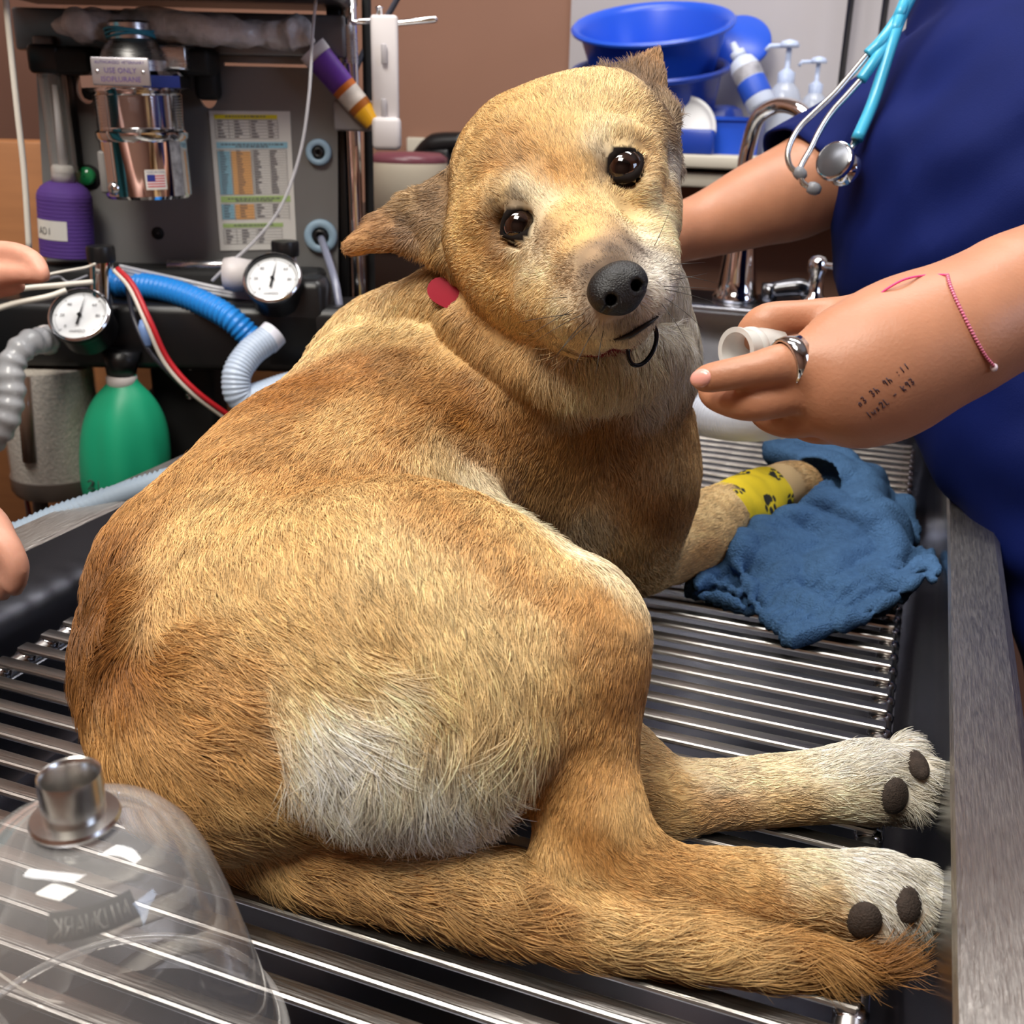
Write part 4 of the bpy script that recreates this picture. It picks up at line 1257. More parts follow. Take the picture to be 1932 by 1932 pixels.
# ---------------------------------------------------------------- clear cone mask in the near left corner
def film(name, haze, tint=.96, rough=.05, ior=1.5, col=(.85, .84, .82)):
    """thin clear plastic: see-through, a little hazy, mirror-like towards the edges"""
    m = bpy.data.materials.new(name); m.use_nodes = True; nt = m.node_tree; nt.nodes.clear()
    o = nt.nodes.new('ShaderNodeOutputMaterial'); tr = nt.nodes.new('ShaderNodeBsdfTransparent'); tr.inputs[0].default_value = (tint, tint, tint, 1)
    df = nt.nodes.new('ShaderNodeBsdfDiffuse'); df.inputs[0].default_value = col + (1,)
    gl = nt.nodes.new('ShaderNodeBsdfGlossy'); gl.inputs['Roughness'].default_value = rough
    lw = nt.nodes.new('ShaderNodeLayerWeight'); pw = nt.nodes.new('ShaderNodeMath'); pw.operation = 'POWER'; pw.inputs[1].default_value = 2.5; nt.links.new(lw.outputs['Facing'], pw.inputs[0]); lw.inputs[0].default_value = .5
    fr = nt.nodes.new('ShaderNodeMath'); fr.operation = 'MULTIPLY_ADD'; fr.inputs[1].default_value = .55; fr.inputs[2].default_value = .05; nt.links.new(pw.outputs[0], fr.inputs[0])
    tc = nt.nodes.new('ShaderNodeTexCoord'); ns = nt.nodes.new('ShaderNodeTexNoise'); ns.inputs['Scale'].default_value = 30; nt.links.new(tc.outputs['Object'], ns.inputs[0])
    bp = nt.nodes.new('ShaderNodeBump'); bp.inputs['Strength'].default_value = .15; bp.inputs['Distance'].default_value = .003; nt.links.new(ns.outputs[0], bp.inputs['Height'])
    nt.links.new(bp.outputs[0], gl.inputs['Normal']); nt.links.new(bp.outputs[0], lw.inputs['Normal'])
    m1 = nt.nodes.new('ShaderNodeMixShader'); m1.inputs[0].default_value = haze; nt.links.new(tr.outputs[0], m1.inputs[1]); nt.links.new(df.outputs[0], m1.inputs[2])
    m2 = nt.nodes.new('ShaderNodeMixShader'); nt.links.new(fr.outputs[0], m2.inputs[0]); nt.links.new(m1.outputs[0], m2.inputs[1]); nt.links.new(gl.outputs[0], m2.inputs[2])
    nt.links.new(m2.outputs[0], o.inputs[0]); return m


clear = film('clear_plastic', .15)
zt = .176
mp_ = at(130, 1462, zt)
mk = empty('anesthesia_mask', (mp_[0], mp_[1], .002), 'clear domed plastic mask with a metal port, on the slats at the near left', 'mask')
b0 = np.array([mp_[0], mp_[1], .002])
tilt = np.array([.0, .0, 1.0])
prof = [(.0135, .1515), (.020, .151), (.029, .149), (.037, .144), (.044, .135), (.050, .121), (.056, .100), (.063, .070), (.070, .038), (.077, .012), (.080, .0005)]
pin_ = [(r - .0022, h) for r, h in prof[::-1]]; pin_[-1] = (.0135, .1258)
mb = MB(); mb.lathe(prof, b0, tilt, 72); mb.build('dome', clear, mk)
mb = MB()
mb.lathe([(.0112, .174), (.0118, .1745), (.0121, .172), (.0119, .160), (.0119, .1565), (.0165, .1560), (.0172, .1545), (.0165, .1528), (.0120, .1522), (.0100, .1522), (.0100, .172), (.0112, .174)], b0, tilt, 48)
mb.build('port', satin, mk, 'auto')
mb = MB(); mb.lathe([(.0726, .0282), (.0755, .0280), (.0765, .0245), (.0738, .024)], b0, tilt, 72, close=True); mb.build('rim_band', clear, mk)
scr_m = mat('scratch', (235, 230, 220), rough=.3)
mb = MB()
mp_prof_r = np.array([p[0] for p in prof][::-1]); mp_prof_h = np.array([p[1] for p in prof][::-1])


def ondome(a, h, off=.0002):
    r = np.interp(h, mp_prof_h, mp_prof_r) + off
    return b0 + np.array([r * math.cos(a), r * math.sin(a), h])


for (a0, a1, h0, h1) in ((-2.9, -1.2, .105, .085), (-2.7, -.7, .08, .065), (-2.5, -.3, .055, .045), (-1.9, .2, .12, .05), (-2.2, -1.0, .130, .115)):
    q = [ondome(a0 + (a1 - a0) * t, h0 + (h1 - h0) * t + .002 * math.sin(7 * t + a0)) for t in np.linspace(0, 1, 30)]
    mb.tube(q, .00018, 5)
o = mb.build('scratches', scr_m, mk); o['kind'] = 'stuff'
# reflected name plate, painted as a dark patch with reversed lettering
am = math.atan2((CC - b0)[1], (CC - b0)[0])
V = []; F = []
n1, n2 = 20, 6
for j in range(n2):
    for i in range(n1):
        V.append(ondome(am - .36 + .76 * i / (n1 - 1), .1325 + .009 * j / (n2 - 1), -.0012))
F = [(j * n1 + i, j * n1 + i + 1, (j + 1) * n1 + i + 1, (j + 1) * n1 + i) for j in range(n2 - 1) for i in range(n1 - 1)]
refl_plate = obj('name_plate', V, F, mat('refl_plate_black', (30, 30, 32), rough=.4), mk)  # mirror image of a plate, not a part of the mask
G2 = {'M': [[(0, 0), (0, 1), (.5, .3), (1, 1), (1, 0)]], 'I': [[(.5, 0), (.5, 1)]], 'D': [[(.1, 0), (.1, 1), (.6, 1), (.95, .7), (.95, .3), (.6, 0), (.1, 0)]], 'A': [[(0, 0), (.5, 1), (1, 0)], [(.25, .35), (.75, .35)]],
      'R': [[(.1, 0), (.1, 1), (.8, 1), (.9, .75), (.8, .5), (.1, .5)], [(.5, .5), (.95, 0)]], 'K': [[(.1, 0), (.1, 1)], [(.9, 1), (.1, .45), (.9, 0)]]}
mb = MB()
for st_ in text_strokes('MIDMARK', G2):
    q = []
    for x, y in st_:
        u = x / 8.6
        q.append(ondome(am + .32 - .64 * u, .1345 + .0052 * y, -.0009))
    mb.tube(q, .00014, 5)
mb.build('lettering', mat('refl_plate_print', (190, 188, 180), rough=.4), refl_plate)

# ---------------------------------------------------------------- far counter and what stands on it
def YP(px, py, Y): return axdepth(px, py, Y)


cream = mat('cream_laminate', (196, 190, 176), rough=.45)
cab_m = mat('brown_cabinet', (150, 100, 62), rough=.5, noise=(8, .1, (1, 1, 8)))
ct = YP(1320, 292, .93)[2]
ctr = empty('counter_shelf', (.05, 1.08, ct - .06), 'cream wall shelf behind the dog head carrying the blue tubs', 'shelf')
mb = MB(); mb.box((.10, 1.085, ct - .011), (1.30, .31, .022), bev=.004); mb.build('top', cream, ctr)
mb = MB(); mb.box((.10, 1.095, ct - .042), (1.30, .29, .024), bev=.004); mb.build('drawer_rail', cream, ctr)

blue_p = mat('blue_tub_plastic', (34, 84, 205), rough=.32)
blue_p2 = mat('blue_tub_plastic_dark', (28, 62, 160), rough=.35)


def tub_prof(r, h, w=.003):
    return [(.001, 0), (r * .74, 0), (r * .78, .004), (r * .92, h * .9), (r * .94, h * .93), (r * 1.02, h * .95), (r * 1.03, h), (r * 1.0, h + .004), (r * .955, h + .002), (r * .92, h * .95), (r * .90, h * .9), (r * .75, .008), (r * .71, .006), (.001, .006)]


Yt = 1.06
tz = np.array([0, -math.sin(math.radians(18)), math.cos(math.radians(18))])
c1 = YP(1232, 44, Yt - .03)
R1 = 155 * depth(c1) / FPX / 1.03
tub_top = empty('plastic_tub', c1 - tz * .085, 'bright blue round plastic tub, topmost of the leaning stack behind the dog', 'tub')
mb = MB(); mb.lathe(tub_prof(R1, .085), c1 - tz * .085, tz, 56); mb.build('shell', blue_p, tub_top, 'auto')
mb = MB(); mb.box(c1 - tz * .068 + np.array([.045, .045, .004]), (.05, .035, .004)); mb.build('base_emboss', blue_p2, tub_top)
c2 = YP(1226, 128, Yt - .02)
tz2 = np.array([0, -math.sin(math.radians(12)), math.cos(math.radians(12))])
mb = MB(); mb.lathe(tub_prof(R1 * .99, .12), c2 - tz2 * .12, tz2, 56)
tag(mb.build('plastic_tub', blue_p2, None, 'auto'), 'darker blue round plastic tub the topmost tub nests in', 'tub')
c3 = YP(1300, 232, Yt)
mb = MB(); mb.box((c3[0] - .03, Yt + .06, ct + .040), (.22, .12, .08), bev=.02)
tag(mb.build('plastic_basin', blue_p2, None, 'auto'), 'low blue basin standing on the shelf under the round tubs', 'basin')
# blue lid behind, white plate, small blue basin
cl = YP(1398, 78, 1.17); ln_ = np.array([.15, -.80, .58]); ln_ /= np.linalg.norm(ln_)
mb = MB(); mb.lathe([(.001, .006), (.050, .006), (.054, .003), (.054, -.003), (.050, -.002), (.001, 0)], cl, ln_, 40)
tag(mb.build('round_lid', blue_p, None), 'blue round lid leaning behind the tub stack', 'lid')
cw = YP(1287, 246, .955)
mb = MB(); rp = 63 * depth(cw) / FPX
mb.lathe([(.001, .002), (rp * .8, .002), (rp * .9, .004), (rp, .008), (rp, .006), (rp * .9, 0), (.001, -.003)], cw, (.2, -.95, .35), 48)
tag(mb.build('plate', mat('white_plate', (196, 196, 196), rough=.3), None), 'white round plate standing on edge beside the dog ear', 'plate')
cb = YP(1312, 268, .940)
mb = MB(); mb.box((cb[0], .944, ct + .020), (.062, .02, .040), bev=.005)
tag(mb.build('small_box', blue_p2, None, 'auto'), 'small blue box in front of the white plate', 'box')
cb = YP(1380, 242, 1.0)
mb = MB()
for sx, sy, px_, py_ in ((.09, .003, 0, -.035), (.09, .003, 0, .035), (.003, .07, -.045, 0), (.003, .07, .045, 0)):
    mb.box((cb[0] + px_, 1.03 + py_, ct + .030), (sx, sy, .060))
mb.box((cb[0], 1.03, ct + .003), (.09, .07, .004)); mb.box((cb[0], .992, ct + .058), (.096, .008, .006))
tag(mb.build('open_bin', blue_p, None, False), 'blue open bin on the shelf left of the faucet', 'bin')
# leaning bottle
ba_, bb2 = YP(1440, 205, .96), YP(1383, 82, .99)
bt = empty('squeeze_bottle', ba_, 'white and blue labelled bottle leaning at a slant beside the tubs', 'bottle')
Lb = np.linalg.norm(bb2 - ba_)
mb = MB(); mb.lathe([(.001, 0), (.021, 0), (.024, .005), (.024, Lb * .62), (.020, Lb * .72), (.010, Lb * .78), (.001, Lb * .78)], ba_, bb2 - ba_, 28); mb.build('body', mat('bottle_white', (196, 206, 226), rough=.35), bt)
mb = MB(); mb.lathe([(.0243, Lb * .16), (.0246, Lb * .17), (.0246, Lb * .40), (.0243, Lb * .41)], ba_, bb2 - ba_, 28); mb.build('label', mat('bottle_label_blue', (36, 80, 190), rough=.5), bt)
mb = MB(); mb.lathe([(.0243, Lb * .42), (.0247, Lb * .43), (.0247, Lb * .58), (.0243, Lb * .59)], ba_, bb2 - ba_, 28); mb.build('label', mat('bottle_label_grey', (150, 150, 158), rough=.5, noise=(60, .5)), bt)
mb = MB(); mb.lathe([(.011, Lb * .78), (.0125, Lb * .79), (.0125, Lb * .86), (.006, Lb * .88), (.005, Lb), (.001, Lb)], ba_, bb2 - ba_, 20); mb.build('cap', mat('cap_pale', (200, 210, 230), rough=.4), bt)

clearb = mat('clear_bottle', (205, 215, 235), rough=.15, alpha=.55, spec=.6)
liq = mat('green_liquid', (150, 170, 60), rough=.2, alpha=.8)


def pump(px, ytop, ybase, Y, r, label, liquid=True):
    top = YP(px, ytop, Y); bot = YP(px, ybase, Y)
    H = top[2] - ct
    b = (top[0], Y, ct)
    e = empty('pump_bottle', b, label, 'bottle')
    mb = MB(); mb.lathe([(.001, 0), (r * .95, 0), (r, .005), (r, H * .50), (r * .8, H * .58), (r * .45, H * .64), (r * .42, H * .66)], b, (0, 0, 1), 28); mb.build('body', clearb, e)
    if liquid:
        mb = MB(); mb.lathe([(.001, .003), (r * .9, .003), (r * .93, H * .22), (.001, H * .22)], b, (0, 0, 1), 28); mb.build('liquid', liq, e)
    mb = MB(); mb.lathe([(r * .5, H * .63), (r * .5, H * .72), (r * .3, H * .74), (r * .16, H * .76), (r * .16, H * .93), (.001, H * .93)], b, (0, 0, 1), 20)
    mb.build('collar', mat('pump_plastic', (190, 205, 235), rough=.3, alpha=.85), e)
    mb = MB(); mb.lathe([(.001, H * .93), (r * .55, H * .93), (r * .6, H * .95), (r * .45, H * .985), (.001, H)], b, (0, 0, 1), 20)
    mb.tube([(b[0], Y, b[2] + H * .95), (b[0] - r * 1.1, Y - .01, b[2] + H * .94), (b[0] - r * 1.3, Y - .012, b[2] + H * .90)], r * .13, 8)
    mb.build('pump_head', mat('pump_head', (190, 205, 235), rough=.3), e)


pump(1491, 74, 240, 1.02, .028, 'clear pump bottle with green liquid, behind the faucet arc')
pump(1546, 106, 240, 1.10, .024, 'smaller clear pump bottle nearest the scrub sleeve')
# chrome rods / shelf upright on the pale panel
for px_ in (1606, 1672):
    a_ = YP(px_, 0, 1.19); mb = MB(); mb.tube([(a_[0], 1.19, ct), (a_[0], 1.19, 1.3)], .006, 10)
    tag(mb.build('shelf_rod', mat('grey_rod', (70, 70, 76), rough=.3, metal=.8), None), 'thin grey upright rod on the pale wall, ' + ('left one' if px_ < 1650 else 'right one beside the blue tubing'), 'rod')
mb = MB(); a_ = YP(1640, 60, 1.235); mb.box((a_[0], 1.236, .9), (.10, .006, .5)); tag(mb.build('wall_poster', mat('poster_pale', (196, 190, 196), rough=.6, noise=(9, .25)), None, False), 'pale mottled sheet on the wall above the pump bottles', 'sheet')

# faucet and taps on the tub ledge
lz = .157
fx = YP(1385, 590, .70)
fc_ = empty('faucet', (fx[0], .70, lz), 'chrome gooseneck faucet on the ledge at the far end of the tub', 'faucet')
fb = np.array([fx[0], .70, lz])
mb = MB(); mb.lathe([(.001, 0), (.034, 0), (.035, .006), (.030, .012), (.028, .03), (.020, .10), (.016, .13), (.016, .14)], fb, (0, 0, 1), 32); mb.build('base', chrome, fc_)
gp = [fb + [0, 0, .12], YP(1398, 430, .70), YP(1402, 330, .70), YP(1413, 270, .70), YP(1430, 222, .69), YP(1468, 199, .68), YP(1508, 208, .66), YP(1530, 240, .65)]
mb = MB(); mb.tube(smooth_path(gp, 8), .0105, 16); mb.build('gooseneck', chrome, fc_)
hx_ = YP(1532, 590, .70)
ft = empty('tap_valve', (hx_[0], .70, lz), 'chrome tap with a lever handle, right of the faucet', 'tap')
mb = MB(); mb.lathe([(.001, 0), (.022, 0), (.020, .01), (.012, .018), (.010, .045), (.014, .052), (.014, .066), (.009, .072), (.001, .074)], (hx_[0], .70, lz), (0, 0, 1), 28); mb.build('body', chrome, ft)
mb = MB(); mb.tube(smooth_path([(hx_[0], .70, lz + .062), (hx_[0] + .03, .69, lz + .060), (hx_[0] + .075, .68, lz + .058)], 6), [.0055, .009, .010], 14, flat=((0, 0, 1), .6)); mb.build('lever', chrome, ft)
mb = MB(); q0 = YP(1475, 585, .70)
mb.tube(smooth_path([(q0[0] - .02, .69, lz + .02), (q0[0] + .02, .70, lz + .026), (hx_[0] - .01, .70, lz + .02)], 5), [.011, .014, .011], 14); mb.tube([(q0[0] - .02, .69, lz + .004), (q0[0] - .02, .69, lz + .03)], .012, 14)
tag(mb.build('spray_head', mat('dark_chrome', (110, 110, 114), rough=.2, metal=1.), None), 'dark chrome fitting lying between faucet and lever tap', 'fitting')

# beige centrifuge and black gadget behind the dog's left ear
ce = YP(772, 345, .80)
cg = empty('centrifuge', (ce[0], .80, ce[2] - .06), 'beige round centrifuge with a pinkish lid behind the dog ear', 'centrifuge')
mb = MB(); mb.lathe([(.001, -.06), (.060, -.06), (.066, -.05), (.069, .02), (.066, .034), (.001, .034)], (ce[0], .80, ce[2]), (0, 0, 1), 40); mb.build('housing', mat('beige_plastic', (186, 176, 158), rough=.45), cg, 'auto')
mb = MB(); mb.lathe([(.066, .034), (.067, .042), (.055, .05), (.001, .052)], (ce[0], .80, ce[2]), (0, 0, 1), 40); mb.build('lid', mat('pink_lid', (110, 62, 72), rough=.3), cg)
cz = ce[2] - .06
cart = empty('side_counter', (ce[0], .86, Z0), 'dark counter block against the wall under the centrifuge', 'counter')
mb = MB(); mb.box((ce[0] - .05, .96, (Z0 + cz - .02) / 2), (.32, .44, cz - .02 - Z0), bev=.004); mb.build('carcass', mat('dark_brown', (60, 42, 34), rough=.5), cart)
mb = MB(); mb.box((ce[0] - .05, .95, cz - .010), (.36, .48, .020), bev=.003); mb.build('worktop', mat('dark_worktop', (40, 36, 36), rough=.4), cart)
gz = YP(830, 280, .92)
mb = MB(); mb.tube(smooth_path([gz + [-.05, 0, -.02], gz + [-.01, 0, .004], gz + [.05, 0, .012]], 6), [.012, .022, .018], 12); mb.box((gz[0], .92, (cz + gz[2]) / 2), (.05, .04, gz[2] - cz + .001), bev=.006)
tag(mb.build('scope_handle', black_p, None), 'black handheld instrument on a stand behind the dog head', 'instrument')
wp = YP(812, 290, Y1)
mb = MB(); mb.box((wp[0], Y1 - .008, wp[2] - .005), (.10, .016, .075), bev=.004); mb.build('x', cream, None)
o = bpy.data.objects['x']; o.name = 'wall_outlet'; tag(o, 'pale outlet plate on the tan wall above the dog back', 'outlet')

# ---------------------------------------------------------------- anesthesia machine left of the tub
MX = np.array([.934, .358, 0]); MX /= np.linalg.norm(MX)
MN = np.array([MX[1], -MX[0], 0])                   # towards the viewer side
MP0 = P(350, 300, 1.40)
UZ = np.array([0, 0, 1.])
RM = np.stack([MX, -MN, UZ], 1)                     # local x, away, up


def mp(px, py, off=0.0):
    v = CR.T @ np.array([(px - 966) / FPX, (py - 966) / FPX, 1.0])
    t = ((MP0 + MN * off - CC) @ MN) / (v @ MN)
    return CC + v * t


def rr(px, py, off, r): return r * depth(mp(px, py, off)) / FPX


def quad(a, b, c, d, th=.001):
    """thin plate from four corner points, thickness away from the viewer"""
    V = [a, b, c, d] + [q - MN * th for q in (a, b, c, d)]
    return V, [(0, 3, 2, 1), (4, 5, 6, 7), (0, 1, 5, 4), (1, 2, 6, 5), (2, 3, 7, 6), (3, 0, 4, 7)]


def mtext(s, size, pos, xa, ya, name, m, parent, align='CENTER'):
    c = bpy.data.curves.new(name, 'FONT'); c.body = s; c.size = size; c.align_x = align; c.align_y = 'CENTER'; c.resolution_u = 2
    t = bpy.data.objects.new(name, c); COL.objects.link(t)
    me = t.to_mesh()
    V = np.array([v.co[:] for v in me.vertices]); F = [tuple(p.vertices) for p in me.polygons]
    t.to_mesh_clear(); bpy.data.objects.remove(t); bpy.data.curves.remove(c)
    xa = np.array(xa); ya = np.array(ya)
    W = np.array(pos) + V[:, :1] * xa + V[:, 1:2] * ya
    return obj(name, W, F, m, parent, False) if name else (W, F)


ctm = mp(350, 520, 0)
mach = empty('anesthesia_machine', (ctm[0], ctm[1], -.9), 'anesthesia machine with grey back plate, chrome vaporizer and two dial gauges', 'machine')
plate_m = mat('grey_plate', (122, 122, 122), rough=.42, metal=.25, noise=(5, .1), bump=(40, .1, .001, (1, 1, 12)))
# back plate with its cut-outs
V, F = quad(mp(66, 92, 0), mp(636, 40, 0), mp(638, 560, 0), mp(92, 560, 0), .006)
pl_o = obj('back_plate', V, F, plate_m, mach, False)
cut = []
for (px, py, rx, ry) in ((162, 168, 18, 26), (392, 170, 19, 32)):
    c = mp(px, py, 0); r1 = rx * depth(c) / FPX; r2 = ry * depth(c) / FPX
    ring_ = [c + MX * r1 * math.cos(a) + UZ * r2 * math.sin(a) for a in np.linspace(0, 2 * math.pi, 25)[:-1]]
    cut.append(ring_)
a_, b_ = mp(422, 118, 0), mp(592, 128, 0)
cut.append([a_, np.array([*b_[:2], a_[2]]), b_, np.array([*a_[:2], b_[2]])][::-1])
for rg_ in cut:
    n_ = len(rg_)
    V = [q + MN * .03 for q in rg_] + [q - MN * .03 for q in rg_]
    F = [tuple(range(n_)), tuple(range(2 * n_ - 1, n_ - 1, -1))] + [((i + 1) % n_, i, n_ + i, n_ + (i + 1) % n_) for i in range(n_)]
    co = obj('cutter', V, F, plate_m, None, False)
    bm_ = co.data; import bmesh
    b2_ = bmesh.new(); b2_.from_mesh(bm_); bmesh.ops.recalc_face_normals(b2_, faces=b2_.faces); b2_.to_mesh(bm_); b2_.free()
    b2_ = bmesh.new(); b2_.from_mesh(pl_o.data); bmesh.ops.recalc_face_normals(b2_, faces=b2_.faces); b2_.to_mesh(pl_o.data); b2_.free()
    md = pl_o.modifiers.new('cut', 'BOOLEAN'); md.object = co; md.operation = 'DIFFERENCE'; md.solver = 'EXACT'
    bpy.context.view_layer.update()
    dg = bpy.context.evaluated_depsgraph_get()
    nm = bpy.data.meshes.new_from_object(pl_o.evaluated_get(dg))
    pl_o.modifiers.clear(); pl_o.data = nm
    bpy.data.objects.remove(co)
# top shelf
mb = MB(); c = mp(340, -10, .0) - MN * -.06; mb.box(c + UZ * .005, (.43, .26, .030), RM, bev=.008); mb.build('top_shelf', black_p, mach)
mb = MB(); mb.box(mp(90, 108, .012), (.028, .02, .05), RM, bev=.004); mb.box(mp(340, 62, .006), (.42, .012, .05), RM, bev=.004); mb.build('shelf_bracket', mat('grey_bracket', (110, 110, 114), rough=.4, metal=.6), mach, 'auto')
# flowmeter
fm_m = film('acrylic', .10)
mb = MB(); c0, c1_ = mp(96, 130, .05), mp(122, 325, .05)
mb.tube([c0, c1_], .0165, 20); fl = mb.build('flowmeter_tube', fm_m, mach, 'auto')
mb = MB(); mb.tube([mp(103, 160, .05), mp(120, 318, .05)], [.003, .006], 10); mb.build('inner_tube', mat('white_core', (200, 200, 205), rough=.4), fl)
mb = MB(); mb.box(mp(92, 112, .05), (.040, .04, .034), RM, bev=.006); mb.box(mp(150, 112, .02), (.05, .03, .03), RM, bev=.006); mb.build('flowmeter_cap', black_p, mach)
mb = MB(); mb.box(mp(122, 215, .018), (.022, .03, .13), RM, bev=.004); mb.build('flowmeter_bracket', black_m, mach)
# purple wrapped canister
c0 = mp(128, 484, .05); c1_ = mp(120, 345, .05); pa = (c1_ - c0); H = np.linalg.norm(pa)
rb = rr(128, 430, .05, 49)
pb = empty('wrapped_bottle', c0, 'bottle wrapped in purple tape with a white handwritten label, on the machine left side', 'bottle')
prf = [(.001, 0), (rb * .85, 0)]
for i in range(60):
    h = H * i / 59; w = rb * (1 if h < H * .78 else math.sqrt(max(1 - ((h - H * .78) / (H * .26)) ** 2, .12)))
    prf.append((w * (1 + .012 * math.sin(i * 2.1)), h + .001))
prf.append((.001, H + .002))
mb = MB(); mb.lathe(prf, c0, pa, 40); mb.build('wrap', mat('purple_wrap', (82, 52, 128), rough=.75, bump=(260, .5, .001, (.3, .3, 3))), pb)
mb = MB(); mb.lathe([(.001, H), (rb * .42, H), (rb * .42, H + .018), (rb * .35, H + .022), (.001, H + .022)], c0, pa, 28); mb.build('cap', mat('white_cap', (205, 202, 198), rough=.4), pb)


def sang(o, ax, r, px, py, off):
    u, v, a = frame(ax); w = mp(px, py, off) - np.array(o); w = w - a * (w @ a)
    x = np.clip((w @ MX) / r, -.98, .98); th = math.asin(x); d = MX * math.sin(th) + MN * math.cos(th)
    return math.atan2(d @ v, d @ u)


def cylpatch(o, ax, r, a0, a1, h0, h1, m, name, parent, nu=16, skew=0.0):
    u, v, a = frame(ax)
    V = []; F = []
    for j in range(5):
        for i in range(nu):
            t = a0 + (a1 - a0) * i / (nu - 1)
            V.append(np.array(o) + a * (h0 + (h1 - h0) * j / 4 + skew * (i / (nu - 1) - .5)) + r * (u * math.cos(t) + v * math.sin(t)))
    for j in range(4):
        for i in range(nu - 1): F.append((j * nu + i, j * nu + i + 1, (j + 1) * nu + i + 1, (j + 1) * nu + i))
    return obj(name, V, F, m, parent)


def ang(o, ax, q):
    u, v, a = frame(ax); w = np.array(q) - np.array(o)
    return math.atan2(w @ v, w @ u)


paper = mat('paper', (214, 210, 202), rough=.6)
print_m = mat('print_dark', (60, 58, 64), rough=.6)
aq = sang(c0, pa, rb, 118, 435, .05)
lb_ = cylpatch(c0, pa, rb * 1.012, aq - .85, aq + .55, H * .26, H * .52, paper, 'label', pb)
u_, v_, a2_ = frame(pa)
mb = MB()
for st_ in text_strokes('AD1', {**GL, **G2}):
    q = []
    for x, y in st_:
        t = aq - .60 + x * .17; hh = H * .33 + y * H * .09
        q.append(c0 + a2_ * hh + (rb * 1.02) * (u_ * math.cos(t) + v_ * math.sin(t)))
    mb.tube(q, .0005, 5)
mb.build('writing', print_m, lb_)

# vaporizer
vb, vt = mp(283, 372, .085), mp(243, 30, .085)
va = vt - vb; VH = np.linalg.norm(va); va /= VH
vh = lambda py: VH * (372 - py) / 342.0
vr = lambda r: rr(265, 200, .085, r)
mb = MB(); prf = [(.001, 0), (vr(76), 0), (vr(80), vh(366)), (vr(80), vh(262)), (vr(84), vh(256)), (vr(85), vh(245)), (vr(80), vh(240))]
for i in range(24):
    y = 238 - i * 2.7; prf += [(vr(80 + (2.2 if i % 2 else -2.2)), vh(y))]
prf += [(vr(74), vh(168)), (.001, vh(166))]
mb.lathe(prf, vb, va, 64); vz = mb.build('vaporizer', chrome, mach, 'auto')
mb = MB()
prf6 = [(.001, vh(170)), (vr(84), vh(170)), (vr(98), vh(162)), (vr(98), vh(140)), (vr(90), vh(132)), (.001, vh(130))]
mb.lathe(prf6, vb, va, 8); mb.build('hex_collar', chrome, vz, 'auto')
alu = mat('satin_aluminium', (196, 196, 198), rough=.28, metal=1., bump=(60, .1, .001, (1, 1, 8)))
mb = MB(); mb.lathe([(.001, vh(132)), (vr(64), vh(132)), (vr(64), vh(112)), (vr(60), vh(106)), (vr(56), vh(95)), (vr(44), vh(76)), (vr(41), vh(72)), (vr(41), vh(44)), (vr(38), vh(40)), (.001, vh(40))], vb, va, 56); mb.build('control_dial', alu, vz, 'auto')
mb = MB()
u_, v_, _a = frame(va)
for k in range(3):
    mb.tube([vb + va * (vh(66) + .003 * k + .002 * math.sin(2 * t + k)) + (vr(43) + .0008 * k) * (u_ * math.cos(t) + v_ * math.sin(t)) for t in np.linspace(0, 2 * math.pi, 40)[:-1]], .0016, 8, closed=True)
mb.build('elastic_band', mat('teal_band', (60, 150, 180), rough=.6), vz)
pc = mp(228, 135, .175); mb = MB(); mb.box(pc, (.066, .004, .030), RM, bev=.0015)
npl = mb.build('name_plate', mat('plate_aluminium', (176, 172, 176), rough=.35, metal=.7), vz)
for s_, sz, dy in (('AUTHORIZED VETERINARY', .0046, .0095), ('USE ONLY', .0080, .0008), ('ISOFLURANE', .0080, -.0085)):
    mtext(s_, sz, pc + UZ * dy + MN * .0024, MX, UZ, 'lettering', mat('purple_print', (90, 70, 130), rough=.5), npl)
for sx in (-1, 1):
    mb = MB(); mb.lathe([(.0022, 0), (.002, .001), (.0001, .0014)], pc + MX * .026 * sx + MN * .002, MN, 10); mb.build('rivet', chrome, npl)
aq = sang(vb, va, vr(80), 316, 332, .085)
fl_ = cylpatch(vb, va, vr(80) * 1.006, aq - .24, aq + .24, vh(352), vh(314), paper, 'sticker', vz)
cylpatch(vb, va, vr(80) * 1.009, aq - .20, aq + .20, vh(348), vh(323), mat('flag_white', (222, 222, 222), rough=.5), 'flag', fl_)
for k in range(5):
    cylpatch(vb, va, vr(80) * 1.011, aq - .20, aq + .20, vh(347 - k * 5), vh(344.5 - k * 5), mat('flag_red', (190, 40, 50), rough=.5), 'stripe', fl_)
cylpatch(vb, va, vr(80) * 1.013, aq - .20, aq - .02, vh(336), vh(323), mat('flag_blue', (40, 50, 130), rough=.5), 'canton', fl_)
lc = vb + va * vh(318.5) + (vr(80) * 1.015) * (u_ * math.cos(aq) + v_ * math.sin(aq))
lx_ = -(u_ * -math.sin(aq) + v_ * math.cos(aq)); lx_ = lx_ * np.sign(lx_ @ MX)
mtext('MADE IN U.S.A.', .0033, lc, lx_, va, 'lettering', mat('flag_print', (50, 50, 120), rough=.5), fl_)
aq = sang(vb, va, vr(80), 342, 280, .085)
cylpatch(vb, va, vr(80) * 1.006, aq - .16, aq + .16, vh(366), vh(250), mat('label_grey', (150, 150, 154), rough=.5, noise=(120, .5)), 'side_label', vz)
mb = MB(); aq = sang(vb, va, vr(80), 238, 352, .085); rd = u_ * math.cos(aq) + v_ * math.sin(aq)
mb.lathe([(.001, .006), (.004, .006), (.0075, .004), (.0085, 0)], vb + va * vh(350) + rd * vr(79), rd, 20); mb.build('drain_screw', chrome, vz)
